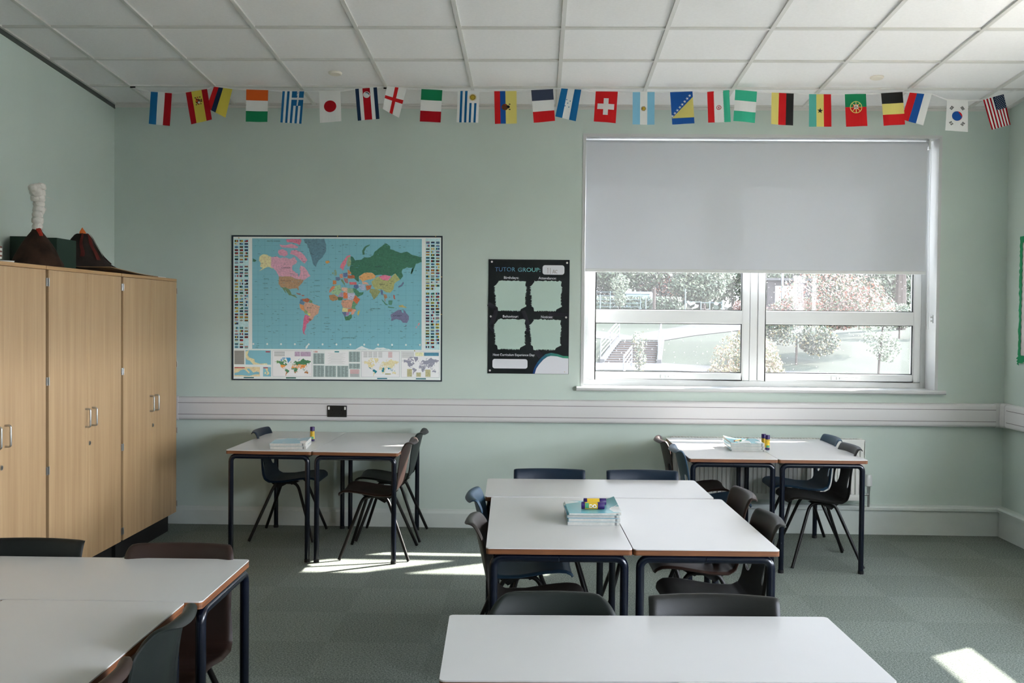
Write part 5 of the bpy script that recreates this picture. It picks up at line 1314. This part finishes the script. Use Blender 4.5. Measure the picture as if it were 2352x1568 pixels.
def leaf_cloud(b, c, r, n, size, mats, rnd, hollow=.35):
    for k in range(n):
        while True:
            p = Vector((rnd.uniform(-1, 1), rnd.uniform(-1, 1), rnd.uniform(-1, 1)))
            if hollow < p.length < 1: break
        q = Vector((c[0] + p.x * r[0], c[1] + p.y * r[1], c[2] + p.z * r[2]))
        a = Vector((rnd.uniform(-1, 1), rnd.uniform(-1, 1), rnd.uniform(-1, 1))).normalized(); w = a.orthogonal().normalized(); s_ = size * rnd.uniform(.6, 1.4)
        b.face([q - a * s_, q + w * s_ * .6, q + a * s_, q - w * s_ * .6], mats[rnd.randrange(len(mats))])
def lm(name, c): return mat('leaf_' + name, c, .7, .3, 0, 1, .15, 1.5, trans=.25)
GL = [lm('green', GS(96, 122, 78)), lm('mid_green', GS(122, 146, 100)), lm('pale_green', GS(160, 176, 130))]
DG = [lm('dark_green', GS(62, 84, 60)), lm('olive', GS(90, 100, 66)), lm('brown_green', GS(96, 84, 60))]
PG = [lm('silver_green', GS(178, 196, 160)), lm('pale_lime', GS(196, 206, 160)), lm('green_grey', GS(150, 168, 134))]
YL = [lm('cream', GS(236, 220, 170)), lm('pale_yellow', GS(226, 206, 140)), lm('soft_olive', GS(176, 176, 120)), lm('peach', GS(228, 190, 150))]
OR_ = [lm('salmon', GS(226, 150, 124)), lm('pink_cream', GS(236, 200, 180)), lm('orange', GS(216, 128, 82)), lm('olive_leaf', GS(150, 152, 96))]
def tree(name, lab, x, y, h, trunk_h, blobs, n, size, mats, group='trees in the school garden', tr=.15, lean=0, z0=None, cat='tree'):
    zz = tz(x, y) if z0 is None else z0
    rnd = random.Random(int(x * 31 + y)); r_ = empty(name, (x, y, zz)); tag(r_, lab, cat, group)
    b = MB()
    for (cx_, cy_, cz_, rx_, ry_, rz_) in blobs: leaf_cloud(b, (cx_, cy_, cz_), (rx_, ry_, rz_), int(2.1 * n / len(blobs)), size * .68, mats, rnd)
    b.build('foliage', r_)
    b = MB(); b.tube([(0, 0, -.3), (lean * .3, 0, trunk_h * .5), (lean, 0, trunk_h)], [tr, tr * .85, tr * .6], m_bark, 8); b.build('trunk', r_)
    return r_
G1 = 'background trees along the far edge'
tree('garden_tree', 'large green tree behind the pale blue shelter', 9.2, 97, 12, 5, [(0, 0, 5, 3.6, 2, 3.2), (-2.2, 0, 3.6, 2.2, 1.6, 2.2)], 3200, .24, GL, G1)
tree('garden_tree', 'dark brownish shrub mass left of the shelter', 5.6, 99, 8, 2, [(0, 0, 2.0, 2.4, 1.5, 2.2)], 1300, .22, DG, G1)
tree('garden_tree', 'pale leafy tree at the left edge of the window view', 3.6, 94, 10, 4, [(-.4, 0, 3.6, 1.8, 1.4, 3.0)], 1300, .2, PG + YL[:1], G1)
tree('garden_tree', 'silver-green weeping tree at the right of the left pane', 14.6, 93, 12, 3.2, [(0, 0, 4.2, 3.0, 2, 2.8), (-.6, 0, 2.2, 2.6, 1.6, 1.4)], 3000, .22, PG + GL[1:2], G1)
tree('garden_tree', 'dark tree with orange leaves between the hedge and the weeping tree', 11.6, 99, 8, 2, [(0, 0, 2.2, 2.4, 1.6, 2.6)], 1500, .22, DG + [OR_[2]], G1)
tree('garden_tree', 'tall green tree behind the orange-leaved tree', 25.5, 104, 12, 4, [(0, 0, 5, 5.5, 2, 3.6)], 2600, .28, GL, G1)
tree('garden_tree', 'dense tree behind the lamp post', 19.5, 106, 12, 4, [(0, 0, 4.5, 3.6, 2, 3.8)], 1900, .28, GL + PG[:1], G1)
tree('garden_tree', 'pale tree filling the gap right of the lamp post', 23.8, 101, 10, 3, [(0, 0, 4.2, 3.2, 2, 3.6), (-1.6, 0, 1.8, 1.6, 1.2, 1.8)], 2200, .24, GL + PG[:2], G1)
tree('garden_tree', 'leafy tree at the far side of the maple, upper right pane', 28.6, 103, 10, 3, [(0, 0, 3.8, 3.2, 2, 3.8)], 1900, .25, GL + YL[1:2], G1)
tree('garden_tree', 'green tree at the right edge of the window view', 33.5, 100, 12, 4, [(0, 0, 4.6, 4.2, 2, 4.2)], 2300, .26, GL + PG[:1], G1)
tree('garden_tree', 'high tree crown behind the mullion of the window', 17.2, 112, 12, 5, [(0, 0, 6, 6.5, 2, 3.5)], 2600, .3, GL, G1)
b = MB(); rnd = random.Random(9)
for i in range(60): leaf_cloud(b, (-30 + i * 2.4 + rnd.uniform(-1, 1), rnd.uniform(-1, 2), 5 + rnd.uniform(-1, 4)), (2.8, 1.5, 6 + rnd.uniform(0, 3)), 260, .6, GL + DG[:1], rnd, .0)
o = b.build('woodland'); o.location = (0, 122, 2.2); tag(o, 'continuous belt of woodland closing the view behind everything', 'woodland', kind='stuff')
for (x0, x1, lab) in ((3.6, 9.6, 'clipped hedge in front of the pale blue shelter'), (9.75, 12.0, 'short hedge end right of the timber post')):
    b = MB(); n = int(420 * (x1 - x0) / 2)
    for k in range(n):
        q = Vector((rnd.uniform(x0, x1), 88 + rnd.uniform(0, .9), rnd.uniform(.05, 1.15))); a = Vector((rnd.uniform(-1, 1), rnd.uniform(-1, 1), rnd.uniform(-1, 1))).normalized(); w = a.orthogonal().normalized()
        b.face([q - a * .14, q + w * .1, q + a * .14, q - w * .1], (GL[0], DG[1], GL[2], PG[0])[0 if q.z < .7 else rnd.choice((1, 2, 3))])
    b.v = [(x - x0, y - 88, z) for x, y, z in b.v]; r_ = b.build('hedge'); r_.location = (x0, 88, tz(x0, 88)); tag(r_, lab, 'hedge', 'clipped hedges')
# shelter
sh_ = empty('garden_shelter', (8.6, 91.5, 2.1)); tag(sh_, 'pale blue-green shelter with a flat roof behind the hedge', 'shelter')
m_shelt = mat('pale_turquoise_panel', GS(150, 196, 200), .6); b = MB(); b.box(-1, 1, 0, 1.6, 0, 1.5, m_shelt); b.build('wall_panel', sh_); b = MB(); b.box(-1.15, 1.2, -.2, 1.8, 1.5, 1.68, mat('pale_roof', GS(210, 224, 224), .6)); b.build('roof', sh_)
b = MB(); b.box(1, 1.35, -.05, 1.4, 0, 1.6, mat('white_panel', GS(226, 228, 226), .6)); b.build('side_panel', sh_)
def post(name, x, y, h, r, m, lab, cat='post', grp=None):
    b = MB(); b.tube([(0, 0, -.2), (0, 0, h)], r, m, 8); o = b.build(name, smooth=True); o.location = (x, y, tz(x, y)); tag(o, lab, cat, grp)
post('timber_post', 9.1, 83, 2.1, .12, m_bark, 'grey timber post in front of the hedges')
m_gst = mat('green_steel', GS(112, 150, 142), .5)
for i, (x, h, lab) in enumerate(((4.95, 1.4, 'green steel post left of the young tree'), (8.6, 1.2, 'green steel post in front of the shelter'), (11.75, 1.9, 'tall green steel post right of the short hedge'), (13.0, .9, 'green hoop post below the weeping tree'), (13.7, .95, 'green steel post left of the weeping trunk'), (14.7, 1.0, 'green steel post right of the weeping trunk'))):
    post('fence_post', x, 84.5, h, .05, m_gst, lab, 'post', 'green steel posts by the path')
for (x0, x1, z, lab) in ((11.75, 13.0, .85, 'green rail between the tall post and the hoop'), (13.0, 14.7, .8, 'green rail below the weeping tree')):
    b = MB(); b.tube([(0, 0, 0), (x1 - x0, 0, 0)], .03, m_gst, 6); o = b.build('fence_rail'); o.location = (x0, 84.5, tz(x0, 84.5) + z); tag(o, lab, 'rail')
b = MB()
for z in (.3, .6, .9, 1.2, 1.5): b.tube([(-9, 0, z), (8.4, 0, z)], .018, m_gst, 5)
for k in range(8): b.tube([(-9 + k * 2.48, 0, 0), (-9 + k * 2.48, 0, 1.6)], .03, m_gst, 5)
o = b.build('wire_fence'); o.location = (0, 86.5, tz(0, 86.5)); tag(o, 'thin green wire fence in front of the hedge', 'fence')
# young trees and shrubs
tree('young_tree', 'pale young tree in front of the hedge, left pane', 6.35, 82, 3.2, 1.8, [(0, 0, 2.3, .75, .5, .9), (0, 0, 1.2, .5, .4, .6)], 480, .12, PG, tr=.05)
tree('sapling', 'white-green sapling growing in front of the stairs', 4.85, 50.5, 2.6, 2.0, [(0, 0, 2.05, .42, .3, .55), (.05, 0, 1.2, .32, .25, .5), (0, 0, .35, .35, .3, .4)], 340, .085, PG + YL[:1], tr=.03, cat='tree')
tree('flowering_shrub', 'large cream and yellow autumn shrub at the right of the lower left pane', 8.3, 42, 4, 1.2, [(0, 0, 1.35, 1.45, .9, 1.5), (-.8, 0, .6, 1.1, .8, .8), (.7, 0, .9, .9, .8, 1.0)], 4200, .085, YL, 'autumn shrubs', tr=.06, cat='shrub')
tree('flowering_shrub', 'coral-leaved shrub low in the corner of the upper left pane', 15.6, 78, 3, .6, [(0, 0, .9, 1.3, .8, .75)], 700, .13, OR_[:2], 'autumn shrubs', tr=.05, cat='shrub')
tree('maple_tree', 'broad salmon and orange leaved tree across the upper right pane', 16.6, 60, 6, 2.2, [(0, 0, 3.3, 3.0, 1.4, 1.35), (-1.9, 0, 2.2, 1.8, 1.2, .9), (1.6, 0, 2.5, 2.0, 1.2, 1.2), (.3, 0, 2.0, 1.5, 1.2, .8)], 4600, .12, OR_ + [GL[2]], 'autumn shrubs', tr=.1)
tree('garden_tree', 'olive green spreading tree at the top of the lower right pane', 13.7, 56, 4, 1.6, [(0, 0, 1.75, 1.9, 1.0, .8), (1.2, 0, 1.2, 1.1, .8, .75), (-1.4, 0, 2.0, 1.2, .8, .5)], 2600, .11, GL[:2] + DG[1:2] + [YL[1]], tr=.07)
tree('slender_tree', 'slender pale-trunked tree in the lower right pane', 15.1, 47, 4.5, 3.0, [(0, 0, 2.9, .8, .6, 1.3), (.4, 0, 2.0, .6, .5, .7)], 520, .09, PG + GL[2:], tr=.06, lean=.2)
tree('cream_shrub', 'cream-leaved shrub at the left edge of the lower right pane', 10.8, 50, 2, .5, [(0, 0, 1.0, .5, .5, 1.1)], 420, .09, YL, 'autumn shrubs', tr=.03, cat='shrub')
tree('big_trunk_tree', 'tree with a thick bare grey trunk near the right edge of the upper right pane', 24.6, 72, 9, 6.5, [(0, 0, 6.2, 3.5, 1.6, 1.9)], 1600, .18, GL + YL[1:2], tr=.42)
tree('garden_tree', 'pale green tree low in the right of the lower right pane', 22.5, 66, 4, 1.5, [(0, 0, 1.4, 2.6, 1.0, .8)], 1300, .12, PG, tr=.06)
post('lamp_post', 18.2, 79, 5.5, .09, mat('white_lamp_post', GS(224, 230, 232), .5), 'white lamp post in the upper right pane', 'lamp post')
bl = empty('brick_building', (22.9, 98, 2.0)); tag(bl, 'dark building with wide windows behind the lamp post', 'building')
b = MB(); b.box(-1.7, 2.4, 0, 4, 0, 3.1, emat('dark_brick', GS(92, 84, 80))); b.build('wall', bl)
b = MB(); b.box(-1.0, 1.0, -.06, 0, .9, 2.6, mat('dark_window_glass', GS(64, 84, 84), .15)); b.build('window', bl)
b = MB(); b.box(-1.9, 2.6, -.4, 4.2, 3.1, 3.3, m_path); b.build('roof', bl)
